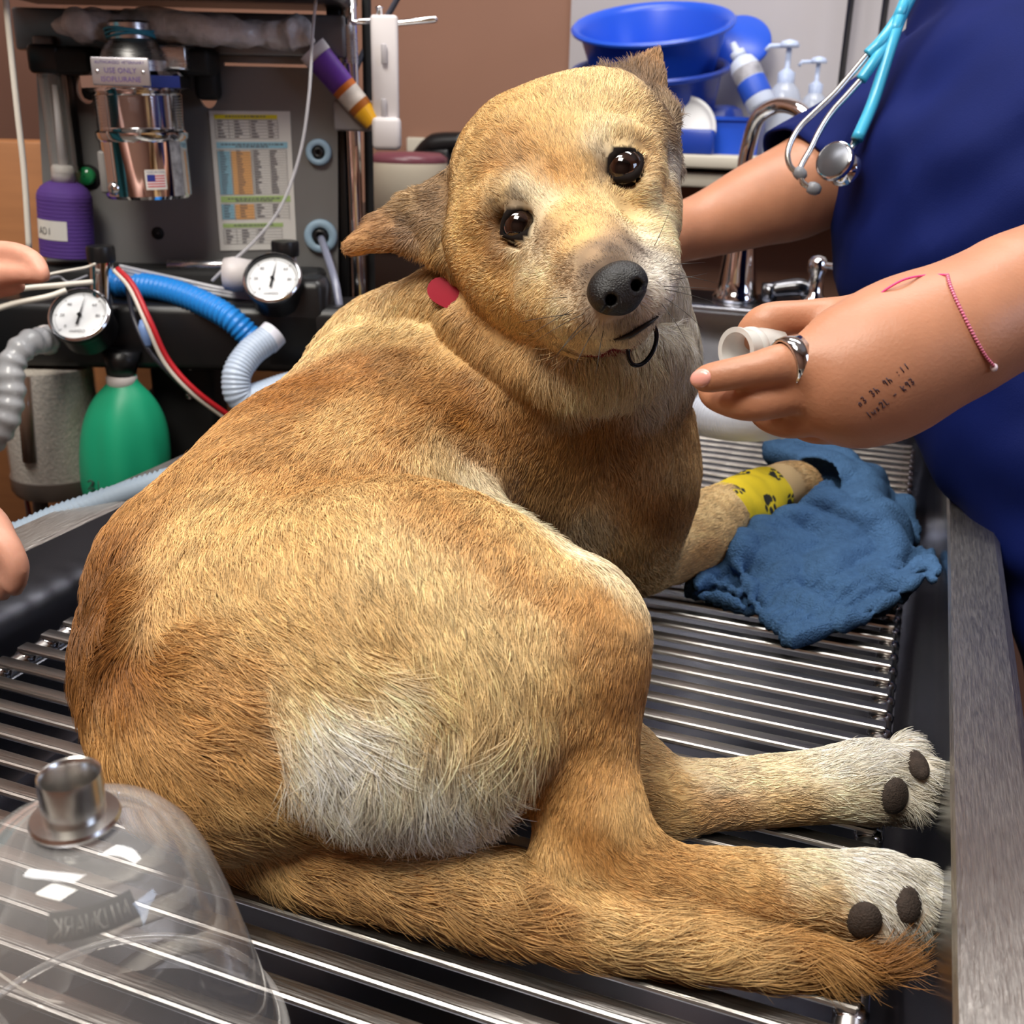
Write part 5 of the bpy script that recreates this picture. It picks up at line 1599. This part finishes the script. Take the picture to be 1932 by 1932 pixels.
mb = MB(); aq = sang(vb, va, vr(80), 212, 330, .085); rd = u_ * math.cos(aq) + v_ * math.sin(aq)
mb.box(vb + va * vh(320) + rd * vr(80), (.010, .008, .05), RM, bev=.003); mb.build('sight_glass', mat('glass_dark', (130, 128, 126), rough=.1), vz)
for a1, a2 in ((150, 178), (372, 392)):
    mb = MB(); mb.box(mp(a1, 118, .04), (.045, .06, .030), RM, bev=.006); mb.box(mp(a2, 150, .02), (.03, .03, .05), RM, bev=.008); mb.build('mount_clamp', black_m, mach)
mb = MB(); mb.box(mp(335, 110, .06), (.035, .05, .028), RM, bev=.003); mb.build('mount_block', alu, mach)
# green valve button, dark hole
mb = MB(); mb.lathe([(.012, 0), (.012, .008), (.010, .011), (.001, .012)], mp(165, 332, .0), MN, 20); mb.build('valve_button', mat('green_button', (40, 150, 90), rough=.2, coat=.6), mach)
mb = MB(); mb.lathe([(.016, 0), (.016, .002), (.001, .002)], mp(168, 334, .0), MN, 20); mb.lathe([(.0085, 0), (.0085, .001), (.001, .001)], mp(298, 440, 0), MN, 20); mb.build('valve_seat', black_m, mach)
# hose ports on the plate
ring_m = mat('pale_blue_ring', (150, 178, 200), rough=.5)
for (px, py, r) in ((602, 287, 24), (606, 445, 31)):
    R_ = rr(px, py, .01, r)
    mb = MB(); mb.lathe([(R_, 0), (R_, .006), (R_ * .95, .008), (R_ * .55, .009), (R_ * .5, .004), (R_ * .5, 0)], mp(px, py, .001), MN, 36); po = mb.build('port_ring', ring_m, mach)
    mb = MB(); mb.lathe([(R_ * .5, .002), (R_ * .46, .010), (R_ * .2, .013), (R_ * .18, .006), (.001, .006)], mp(px, py, .001), MN, 28); mb.build('port_plug', black_p, po)
# chrome pole behind, clamps
mb = MB(); mb.tube([mp(655, -60, -.02), mp(678, 600, -.02)], rr(665, 300, 0, 14), 24); mb.build('pole', chrome, mach, 'auto')
mb = MB(); mb.tube([mp(690, -60, -.06), mp(700, 560, -.06)], rr(665, 300, 0, 9), 16); mb.build('pole', black_m, mach, 'auto')
mb = MB(); mb.box(mp(642, 300, -.03), (.020, .03, .40), RM, bev=.004); mb.build('pole_track', black_p, mach)
mb = MB(); mb.box(mp(668, 218, .0), (.048, .045, .038), RM, bev=.004); mb.build('pole_clamp', mat('clamp_grey', (140, 136, 138), rough=.5), mach)
mb = MB(); mb.tube([mp(654, 48, -.02), mp(658, 120, -.02)], rr(665, 60, 0, 19), 24); mb.tube([mp(676, 465, -.02), mp(677, 480, -.02)], rr(665, 460, 0, 18), 24); mb.build('pole_sleeve', alu, mach, 'auto')
# arms at the top of the pole
mb = MB(); mb.tube([mp(664, 0, .02), mp(662, 38, .02), mp(668, 42, .02), mp(712, 38, .02)], .0035, 10); mb.build('arm', chrome, mach)
mb = MB(); mb.box(mp(770, 42, .02), (.075, .02, .007), RM @ np.array([[math.cos(-.11), 0, -math.sin(-.11)], [0, 1, 0], [math.sin(-.11), 0, math.cos(-.11)]]).T, bev=.003); mb.build('arm_end', chrome, mach)
mb = MB(); mb.tube(smooth_path([mp(760, -20, -.05), mp(725, 40, -.06), mp(690, 90, -.06), mp(655, 170, -.05)], 5), .004, 8); mb.build('cable', mat('grey_cable', (70, 72, 84), rough=.5), mach)
# white plastic holder hanging from the arm
wh = empty('white_holder', mp(728, 60, .03), 'white plastic holder strip hanging from the chrome arm above the dog ear', 'holder')
wm = mat('white_plastic', (206, 200, 200), rough=.45)
mb = MB(); mb.box(mp(727, 155, .03), (.034, .014, .155), RM, bev=.004); mb.box(mp(730, 252, .036), (.036, .026, .040), RM, bev=.006); mb.build('strip', wm, wh)
for yy in (102, 205):
    mb = MB(); mb.box(mp(724, yy, .042), (.007, .003, .024), RM, bev=.0015); mb.build('slot_rib', mat('rib_grey', (170, 165, 168), rough=.5), wh)
mb = MB(); mb.lathe([(.004, 0), (.004, .012), (.006, .013), (.001, .015)], mp(716, 36, .03), UZ, 12); mb.build('hook_pin', chrome, wh)
# ointment tube tucked under the line
ta, tb_ = mp(588, 92, .03), mp(704, 232, .03)
tx = tb_ - ta; TL = np.linalg.norm(tx); tx /= TL
tu = empty('ointment_tube', ta, 'slanting purple, white and orange medicine tube clipped beside the chrome pole', 'tube')


def tubeseg(s0, s1, r0, r1, m, name, flatn=.75):
    mb = MB(); n_ = 10
    mb.tube([ta + tx * TL * (s0 + (s1 - s0) * i / (n_ - 1)) for i in range(n_)], [r0 + (r1 - r0) * i / (n_ - 1) for i in range(n_)], 24, flat=(MN, flatn)); return mb.build(name, m, tu, 'auto')


tubeseg(.0, .12, .0195, .019, mat('crimp_white', (215, 212, 215), rough=.4), 'crimp', .35)
tubeseg(.12, .50, .018, .0165, mat('purple_label', (96, 50, 150), rough=.4, noise=(200, .15, (8, 1, 1))), 'sleeve', .6)
tubeseg(.50, .57, .0165, .016, mat('orange_band', (190, 100, 30), rough=.4), 'band', .8)
tubeseg(.57, .74, .016, .0155, mat('tube_white', (205, 196, 186), rough=.4, noise=(60, .3)), 'print_band', .8)
tubeseg(.74, .82, .0155, .015, mat('brown_band', (150, 84, 24), rough=.35), 'lower_band', .9)
tubeseg(.82, 1.0, .0145, .0115, mat('yellow_cap', (216, 160, 30), rough=.35), 'cap', 1.)

# printed dosage chart taped to the plate
A_, B_, C_, D_ = mp(394, 209, .002), mp(547, 210, .002), mp(560, 470, .002), mp(416, 473, .002)
V, F = quad(A_, B_, C_, D_, .0008)
ch = empty('dosage_chart', A_, 'white printed table sheet with blue, orange and green bands taped to the grey plate', 'chart')
obj('sheet', V, F, mat('chart_paper', (212, 210, 206), rough=.5), ch, False)


def cq(u0, v0, u1, v1, off):
    f_ = lambda u, v: (A_ * (1 - u) + B_ * u) * (1 - v) + (D_ * (1 - u) + C_ * u) * v + MN * off
    return [f_(u0, v0), f_(u0, v1), f_(u1, v1), f_(u1, v0)]


bands = {}
for nm, rgb, rects in (('yellow_band', (216, 200, 40), [(.06, .025, .84, .055)]), ('blue_band', (140, 186, 205), [(.06, .215, .95, .26), (.06, .28, .22, .59), (.06, .66, .22, .77)]),
                       ('orange_band', (222, 168, 110), [(.24, .28, .48, .59), (.24, .66, .48, .77)]), ('green_band', (160, 186, 120), [(.06, .60, .95, .645), (.06, .80, .84, .83)])):
    mb = MB()
    for r_ in rects: mb.add(cq(*r_, .0006), [(0, 1, 2, 3)])
    mb.build(nm, mat('chart_' + nm, rgb, rough=.5), ch, False)
mb = MB()
for v0, v1, st, u1 in ((.06, .19, .0215, .84), (.27, .59, .0185, .93), (.655, .78, .021, .93), (.84, .95, .022, .82)):
    vv = v0
    while vv < v1 + .001:
        mb.add(cq(.06, vv, u1, vv + .0022, .0009), [(0, 1, 2, 3)])
        if vv + st < v1 + .001:
            for ux in np.arange(.09, u1 - .1, .21):
                w_ = .05 + .05 * random.random()
                mb.add(cq(ux, vv + st * .35, ux + w_, vv + st * .68, .0009), [(0, 1, 2, 3)])
        vv += st
    for ux in (.06, .23, .49, u1): mb.add(cq(ux, v0, ux + .004, v1, .0009), [(0, 1, 2, 3)])
for v_, u0, u1 in ((.033, .2, .7), (.228, .12, .86), (.243, .3, .7), (.615, .15, .8), (.63, .25, .7), (.81, .2, .7)):
    u = u0
    while u < u1:
        w_ = .02 + .04 * random.random(); mb.add(cq(u, v_, u + w_, v_ + .009, .0009), [(0, 1, 2, 3)]); u += w_ + .012
mb.build('print', mat('chart_print', (92, 90, 96), rough=.6), ch, False)

# clear plastic bag lying on the bracket
mb = MB()
bagp = [(108, 52), (150, 46), (215, 50), (300, 48), (400, 56), (500, 66), (560, 62), (592, 74)]
q = smooth_path([mp(x, y, .075 + .01 * math.sin(i * 2)) for i, (x, y) in enumerate(bagp)], 6)
V, F = tube(q, [.005, .020, .017, .019, .018, .014, .02, .003], 14)
V = np.array(V); V += .0035 * np.sin(V[:, [2, 0, 1]] * 260) * np.array([.4, 1, .8])
tag(obj('plastic_bag', V, F, mat('bag_film', (225, 225, 228), rough=.2, alpha=.7, spec=1., noise=(50, .3), bump=(120, .8, .003))), 'crinkled clear plastic bag along the top of the grey plate', 'bag')

# lower body: black manifold, column, canister
mb = MB()
mb.box(mp(250, 622, .10), (.62, .10, .085), RM, bev=.012); mb.build('manifold', black_p, mach)
mb = MB(); mb.box(mp(360, 760, .06), (.085, .07, .30), RM, bev=.01); mb.box(mp(330, 545, .05), (.40, .06, .06), RM, bev=.008); mb.build('column', black_m, mach)
mb = MB()
mb.box(mp(352, 760, .0) - UZ * .45, (.10, .08, .95), RM, bev=.01); mb.build('stand_leg', black_m, mach)
mb = MB(); mb.box(np.array([*mp(352, 760, .0)[:2], -.865]), (.5, .42, .05), RM, bev=.01); mb.build('stand_base', black_m, mach)
for px_, py_ in ((360, 690), (358, 745)):
    mb = MB(); mb.lathe([(.007, 0), (.007, .003), (.004, .006), (.001, .007)], mp(px_, py_, .096), MN, 16); mb.build('screw', chrome, mach)
for k, (xa_, xb_, yy, o_) in enumerate(((318, 480, 502, .06), (340, 590, 528, .05), (300, 600, 545, .09))):
    mb = MB(); mb.tube([mp(xa_, yy, o_), mp(xb_, yy - 2, o_)], .006 if k else .0075, 12); mb.build('gas_rail', chrome if k else alu, mach)
mb = MB(); mb.lathe([(.001, 0), (.020, 0), (.022, .012), (.018, .035), (.001, .036)], mp(425, 517, .12), MX, 20); mb.build('rail_end', wm, mach)
# soda lime canister
gb = mp(112, 888, .12); gt = mp(112, 690, .12); rc_ = rr(112, 790, .12, 82)
cani = []
gm = mat('granules', (176, 168, 156), rough=.9, noise=(260, .32), bump=(240, 1., .004))
mb = MB(); mb.lathe([(.001, 0), (rc_, 0), (rc_, gt[2] - gb[2]), (.001, gt[2] - gb[2])], gb, UZ, 48); cn = mb.build('canister', gm, mach, 'auto')
mb = MB(); mb.lathe([(rc_ * 1.03, -.002), (rc_ * 1.03, gt[2] - gb[2]), (rc_ * 1.05, gt[2] - gb[2]), (rc_ * 1.05, -.002)], gb, UZ, 48, close=True); mb.build('canister_wall', mat('canister_acrylic', (220, 215, 210), rough=.1, alpha=.18, spec=.9), cn, 'auto')
mb = MB(); mb.lathe([(.001, -.025), (rc_ * 1.0, -.025), (rc_ * 1.07, -.018), (rc_ * 1.07, 0), (.001, 0)], gb, UZ, 48); mb.build('canister_base', mat('smoky_base', (92, 82, 76), rough=.25), cn, 'auto')
mb = MB(); mb.tube([mp(80, 690, .12) + MN * rc_ * 1.0, mp(92, 845, .12) + MN * rc_ * 1.0], .0095, 14); mb.build('center_tube', mat('smoky_tube', (96, 74, 62), rough=.2), cn)
mb = MB(); mb.tube([mp(70, 905, .10), mp(84, 1010, .09)], [.009, .012], 10); mb.tube([mp(44, 905, .10), mp(60, 1010, .09)], .003, 8); mb.build('drain_pipe', mat('grey_pipe', (84, 82, 82), rough=.4), mach)
mb = MB(); mb.tube(smooth_path([mp(40, 890, .13), mp(50, 940, .13), mp(66, 1010, .12)], 5), .0025, 8); mb.build('red_line', mat('dark_red_line', (110, 30, 28), rough=.5), mach)
# breathing bag
bgm = mat('green_rubber', (30, 160, 118), rough=.45)
gy = [(706, 24), (722, 27), (740, 48), (770, 66), (810, 77), (860, 80), (900, 78), (930, 74), (960, 62), (985, 40), (996, 8)]
V = []; F = []; nn_ = 56
for i, (yy, r_) in enumerate(gy):
    c = mp(232 + (yy - 700) * .02, yy, .16); R_ = rr(232, yy, .16, r_)
    for k in range(nn_):
        a = 2 * math.pi * k / nn_; amp = min(max((yy - 725) / 60, 0), 1)
        f_ = 1 + amp * (.06 * math.cos(4 * a + .5) + .03 * math.cos(7 * a + yy * .01))
        V.append(c + R_ * f_ * (MX * math.cos(a) + MN * .8 * math.sin(a)))
for i in range(len(gy) - 1):
    for k in range(nn_): F.append((i * nn_ + k, i * nn_ + (k + 1) % nn_, (i + 1) * nn_ + (k + 1) % nn_, (i + 1) * nn_ + k))
F.append(tuple(range((len(gy) - 1) * nn_, len(gy) * nn_)))
rb_ = empty('breathing_bag', mp(232, 850, .16), 'green rubber breathing bag hanging under the left dial gauge', 'bag')
o = obj('bag', V, F, bgm, rb_); sd = o.modifiers.new('s', 'SUBSURF'); sd.levels = 1; sd.render_levels = 2
mb = MB(); c = mp(230, 716, .16); R_ = rr(230, 716, .16, 27); mb.lathe([(R_ * .9, -.008), (R_ * 1.05, -.004), (R_ * 1.05, .004), (R_ * .9, .008)], c, UZ, 32); mb.build('neck_ring', wm, rb_)
zb = V; mb = MB()
for st_ in text_strokes('2L', {**GL}):
    mb.tube([mp(184 + x * 15, 905 - y * 16, .16) + MN * rr(190, 900, .16, 66) * .80 for x, y in st_], .0011, 5)
mb.build('marking', print_m, rb_)
mb = MB(); mb.tube([mp(228, 660, .16), mp(229, 706, .16)], [.024, .018], 20); mb.build('bag_mount', black_p, mach)

# gauges
dial_m = mat('dial_white', (214, 216, 218), rough=.35)


def gauge(px, py, off, rpx, rotn):
    c = mp(px, py, off); R_ = rr(px, py, off, rpx)
    n = MN * math.cos(rotn) + UZ * math.sin(rotn); ya = UZ * math.cos(rotn) - MN * math.sin(rotn)
    mb = MB(); mb.lathe([(.001, -.050), (R_ * .55, -.050), (R_ * .80, -.040), (R_ * .98, -.034), (R_ * 1.0, -.006), (R_ * 1.08, -.004), (R_ * 1.10, 0), (R_ * 1.08, .005), (R_ * .98, .006), (R_ * .95, .001), (.001, .0005)], c, n, 56)
    g_ = mb.build('gauge', black_p, mach, 'auto')
    mb = MB(); mb.lathe([(R_ * .95, .001), (.001, .0015)], c, n, 48); mb.build('dial', dial_m, g_)
    mb = MB(); mb.lathe([(R_ * .99, .006), (R_ * 1.07, .0055), (R_ * 1.09, .001), (R_ * 1.04, .0075), (R_ * 1.0, .0078)], c, n, 56); mb.build('bezel', chrome, g_)
    mb = MB()
    for k in range(61):
        t = math.radians(225 - k * 4.5); L_ = .12 if k % 10 == 0 else .07; w_ = .010 if k % 10 == 0 else .006
        d_ = MX * math.cos(t) + ya * math.sin(t); s_ = MX * -math.sin(t) + ya * math.cos(t)
        a = c + n * .0022
        mb.add([a + d_ * R_ * .90 + s_ * R_ * w_, a + d_ * R_ * .90 - s_ * R_ * w_, a + d_ * R_ * (.90 - L_) - s_ * R_ * w_, a + d_ * R_ * (.90 - L_) + s_ * R_ * w_], [(0, 1, 2, 3)])
    mb.build('tick_marks', print_m, g_, False)
    for s_, tt_ in (('0', 225), ('20', 180), ('40', 135), ('60', 45), ('80', 0)):
        t = math.radians(tt_); mtext(s_, R_ * .17, c + n * .0023 + (MX * math.cos(t) + ya * math.sin(t)) * R_ * .62, MX, ya, 'numeral', print_m, g_)
    mtext('cmH2O', R_ * .17, c + n * .0023 - ya * R_ * .62, MX, ya, 'numeral', print_m, g_)
    mb = MB(); t = math.radians(84); d_ = MX * math.cos(t) + ya * math.sin(t); s_ = MX * -math.sin(t) + ya * math.cos(t); a = c + n * .004
    mb.add([a + d_ * R_ * .80, a - d_ * R_ * .05 + s_ * R_ * .035, a - d_ * R_ * .38 + s_ * R_ * .05, a - d_ * R_ * .38 - s_ * R_ * .05, a - d_ * R_ * .05 - s_ * R_ * .035], [(0, 1, 2, 3, 4)])
    mb.lathe([(R_ * .07, -.001), (R_ * .07, .002), (.0005, .0025)], a, n, 16); mb.build('needle', black_m, g_)


gauge(152, 597, .20, 54, math.radians(42))
gauge(515, 528, .16, 51, math.radians(42))
for px_, y0_, y1_, off in ((190, 490, 570, .17), (538, 480, 530, .11)):
    mb = MB(); mb.tube([mp(px_, y0_, off), mp(px_ + 3, y1_, off)], rr(px_, 500, off, 21), 28); vp = mb.build('valve_stem', chrome, mach, 'auto')
    mb = MB(); c = mp(px_, y0_ - 12, off); R_ = rr(px_, 480, off, 25)
    V, F = lathe([(.001, -.010), (R_, -.010), (R_ * 1.04, -.007), (R_ * 1.04, .006), (R_ * .98, .009), (.001, .010)], c, UZ, 40); mb.add(V, F); mb.build('knob', black_p, vp, 'auto')
mb = MB(); mb.box(mp(560, 610, .12), (.085, .06, .12), RM, bev=.012); mb.build('gauge_mount', black_p, mach)


# ---------------------------------------------------------------- hoses and lines
def corr(name, pts, R_, pitch, amp, m, label, cat='hose', n=20, ends=None, wm_=None):
    q = smooth_path(pts, 24)
    seg = np.linalg.norm(np.diff(q, axis=0), axis=1); s = np.r_[0, np.cumsum(seg)]
    N_ = max(int(s[-1] / pitch * 6), 30)
    t = np.linspace(0, s[-1], N_)
    qq = np.stack([np.interp(t, s, q[:, i]) for i in range(3)], 1)
    R_ = R_ if np.isscalar(R_) else np.interp(t / s[-1], np.linspace(0, 1, len(R_)), R_)
    rad_ = R_ * (1 + amp * np.cos(2 * math.pi * t / pitch))
    e = empty(name, qq[0], label, cat)
    mb = MB(); mb.tube(qq, rad_, n); mb.build('corrugated_tube', m, e)
    for (a, b, r_) in (ends or []):
        mb = MB(); mb.tube([a, b], r_, 24); mb.build('cuff', wm_ or m, e, 'auto')
    return e


corr('blue_hose', [mp(222, 538, .10), mp(290, 542, .12), mp(360, 562, .14), mp(430, 598, .16), mp(476, 640, .16)], rr(350, 560, .12, 23), .0068, .06, mat('hose_blue', (36, 132, 216), rough=.35), 'bright blue corrugated hose arching between the two dial gauges')
tr_m = mat('hose_clear', (190, 205, 225), rough=.3, alpha=.78, spec=.7)
corr('clear_hose', [mp(505, 640, .20), mp(470, 668, .22), mp(446, 710, .24), mp(460, 752, .24), mp(540, 730, .20), mp(640, 700, .16)], rr(470, 680, .2, 26), .0045, .035, tr_m, 'pale translucent ribbed hose curving behind the dog shoulder', ends=[(mp(518, 628, .19), mp(500, 646, .20), rr(510, 630, .2, 27))], wm_=mat('cuff_white', (205, 205, 215), rough=.4))
tr2 = mat('hose_grey_clear', (176, 178, 182), rough=.25, alpha=.72, spec=.8)
corr('grey_hose', [mp(92, 640, .20), mp(50, 650, .24), mp(22, 690, .26), mp(22, 745, .27), mp(8, 800, .28), mp(-30, 850, .28)], rr(30, 700, .25, 24), .017, .09, tr2, 'translucent grey wide-ribbed hose at the left edge below the left gauge')
mb = MB(); R_ = rr(92, 642, .2, 27); mb.lathe([(R_ * .75, 0), (R_, .0), (R_ * 1.05, .006), (R_, .012), (R_ * .75, .013)], mp(98, 640, .185), -MX * .7 + MN * .7, 32); mb.build('hose_port', wm, mach)
hosew = mat('hose_white_clear', (214, 220, 232), rough=.3, alpha=.80, spec=.7)
bh = corr('breathing_hose', [P(1180, 700, 1.12), P(1260, 755, 1.12), P(1340, 786, 1.10), P(1420, 792, 1.05), P(1500, 775, .95), P(1580, 745, .80), P(1620, 715, .70), P(1575, 680, .625), P(1510, 664, .592), P(1446, 655, .575)], [.0215, .0215, .0215, .0215, .020, .016, .012, .0108, .0102, .0100], .0042, .03, hosew, 'white translucent breathing hose running behind the hand to its held open end')
cm = mat('connector_clear', (226, 228, 226), rough=.15, alpha=.62, spec=.8)
ca_ = P(1450, 656, .575); cd_ = P(1388, 662, .560) - ca_; cL = np.linalg.norm(cd_)
mb = MB(); ro = .0115
mb.lathe([(ro, -.004), (ro * .98, cL * .45), (ro * 1.06, cL * .5), (ro * 1.06, cL * .6), (ro * .98, cL * .65), (ro * 1.0, cL * .92), (ro * 1.10, cL * .95), (ro * 1.10, cL), (ro * .86, cL), (ro * .84, cL * .3), (ro * .80, -.004)], ca_, cd_, 40)
mb.build('connector', cm, bh, 'auto')


def line(name, pts, r, m, label, cat):
    mb = MB(); mb.tube(smooth_path(pts, 10), r, 10)
    return tag(mb.build(name, m, None), label, cat)


line('red_white_cable', [mp(222, 507, .18), mp(252, 540, .20), mp(285, 610, .22), mp(318, 680, .22), mp(370, 738, .22), mp(440, 790, .20)], .0034, mat('cable_red', (176, 28, 36), rough=.4), 'red cable hanging from the left gauge over the black column', 'cable')
line('white_cable', [mp(216, 510, .18), mp(246, 545, .20), mp(278, 614, .22), mp(311, 684, .22), mp(363, 742, .22), mp(432, 794, .20)], .0030, mat('cable_white', (206, 200, 190), rough=.4), 'white cable running alongside the red one', 'cable')
line('black_tube', [mp(240, 540, .17), mp(252, 600, .18), mp(280, 660, .20), mp(320, 705, .20), mp(365, 748, .18)], .0028, mat('tube_dark', (46, 46, 54), rough=.35), 'thin dark tube with a pale blue sleeve below the blue hose', 'tube')
mb = MB(); mb.tube(smooth_path([mp(268, 604, .205), mp(274, 625, .21), mp(280, 655, .21)], 5), [.003, .0075, .0065, .003], 12); tag(mb.build('tube_clip', mat('pale_blue_clip', (120, 150, 205), rough=.4), None), 'pale blue oval clip on the thin dark tube', 'clip')
wc = mat('lead_white', (214, 208, 196), rough=.45)
line('ecg_lead', [mp(-30, 590, .28), mp(30, 572, .26), mp(90, 560, .25), mp(125, 548, .24)], .0034, wc, 'white lead ending left of the left gauge, lower of the pair', 'lead')
line('ecg_lead', [mp(-30, 562, .28), mp(40, 545, .26), mp(110, 538, .24), mp(175, 532, .22)], .0030, wc, 'white lead running under the pinching fingers to the chrome valve', 'lead')
line('ecg_lead', [mp(80, 520, .24), mp(120, 512, .22), mp(160, 505, .20), mp(180, 498, .20)], .0016, wc, 'thin white lead pinched between the fingers at the left edge', 'lead')
line('thin_wires', [mp(80, 530, .24), mp(110, 522, .22), mp(130, 532, .22), mp(165, 520, .2)], .0014, mat('wire_grey', (130, 130, 136), rough=.4), 'fine grey wire looping beside the chrome valve stem', 'wire')
ctb = mat('clear_line', (214, 214, 220), rough=.15, alpha=.6, spec=.9)
line('infusion_line', [mp(598, -20, .10), mp(590, 60, .10), mp(583, 180, .12), mp(566, 290, .12), mp(530, 390, .12), mp(480, 455, .12), mp(430, 500, .12), mp(400, 530, .12)], .0020, ctb, 'thin clear infusion line hanging across the printed chart', 'line')
line('clear_tube', [mp(606, 450, .02), mp(618, 485, .06), mp(632, 530, .10), mp(642, 585, .12), mp(650, 620, .12)], .0052, mat('tube_greyclear', (126, 130, 150), rough=.2, alpha=.8, spec=.9), 'grey clear tube dropping from the lower port ring', 'tube')
for i, (y0_, y1_) in enumerate(((545, 625), (560, 610), (520, 605))):
    line('clear_tube', [mp(225, 502 + i * 6, .12), mp(330, 525 + i * 8, .10), mp(440, 548 + i * 6, .10), mp(560, 560 + i * 10, .12), mp(660, 620 + i * 12, .12)], .0026, ctb, ('upper', 'middle', 'lowest')[i] + ' of three clear tubes sweeping behind the right gauge', 'tube')
line('power_cord', [mp(8, -30, .15), mp(20, 90, .15), mp(34, 220, .15), mp(46, 330, .15), mp(55, 470, .15)], .0036, wc, 'white cord hanging straight down at the far left', 'cord')
# pale wall cabinet corner top left and the low brown cabinet behind the machine
cA = mp(20, 0, -.35)
mb = MB(); mb.box(cA + UZ * .20 - MX * .12, (.36, .25, .375), RM, bev=.004); tag(mb.build('wall_cabinet', mat('cabinet_pale', (150, 150, 152), rough=.5), None, 'auto'), 'pale cabinet corner at the top left behind the machine', 'cabinet')
cB = mp(150, 900, -.22)
bc = empty('base_cabinet', (cB[0], cB[1], Z0), 'brown wood cabinet low behind the machine at the left edge', 'cabinet')
mb = MB(); mb.box(np.array([*(cB - MX * .10)[:2], (Z0 + .36) / 2]), (.95, .10, .36 - Z0), RM, bev=.004); mb.build('carcass', cab_m, bc, 'auto')
# absorbent blue sheet on the outer side of the tub
q = [P(-60, 1010, .93), P(60, 978, .95), P(140, 945, .97), P(195, 925, .985), P(330, 880, 1.02), P(470, 838, 1.07)]
mb = MB(); mb.tube(smooth_path([a + np.array([-.03, 0, -.024]) for a in q], 30), .012, 16)
V = np.array(mb.v); V += .0015 * np.sin(V[:, [1, 1, 1]] * 1400) * np.array([0, 0, 1.]); mb.v = V.tolist()
tag(mb.build('ribbed_hose', mat('pale_blue_hose', (128, 142, 156), rough=.6), None), 'pale ribbed hose lying along the outside of the far left rim', 'hose')
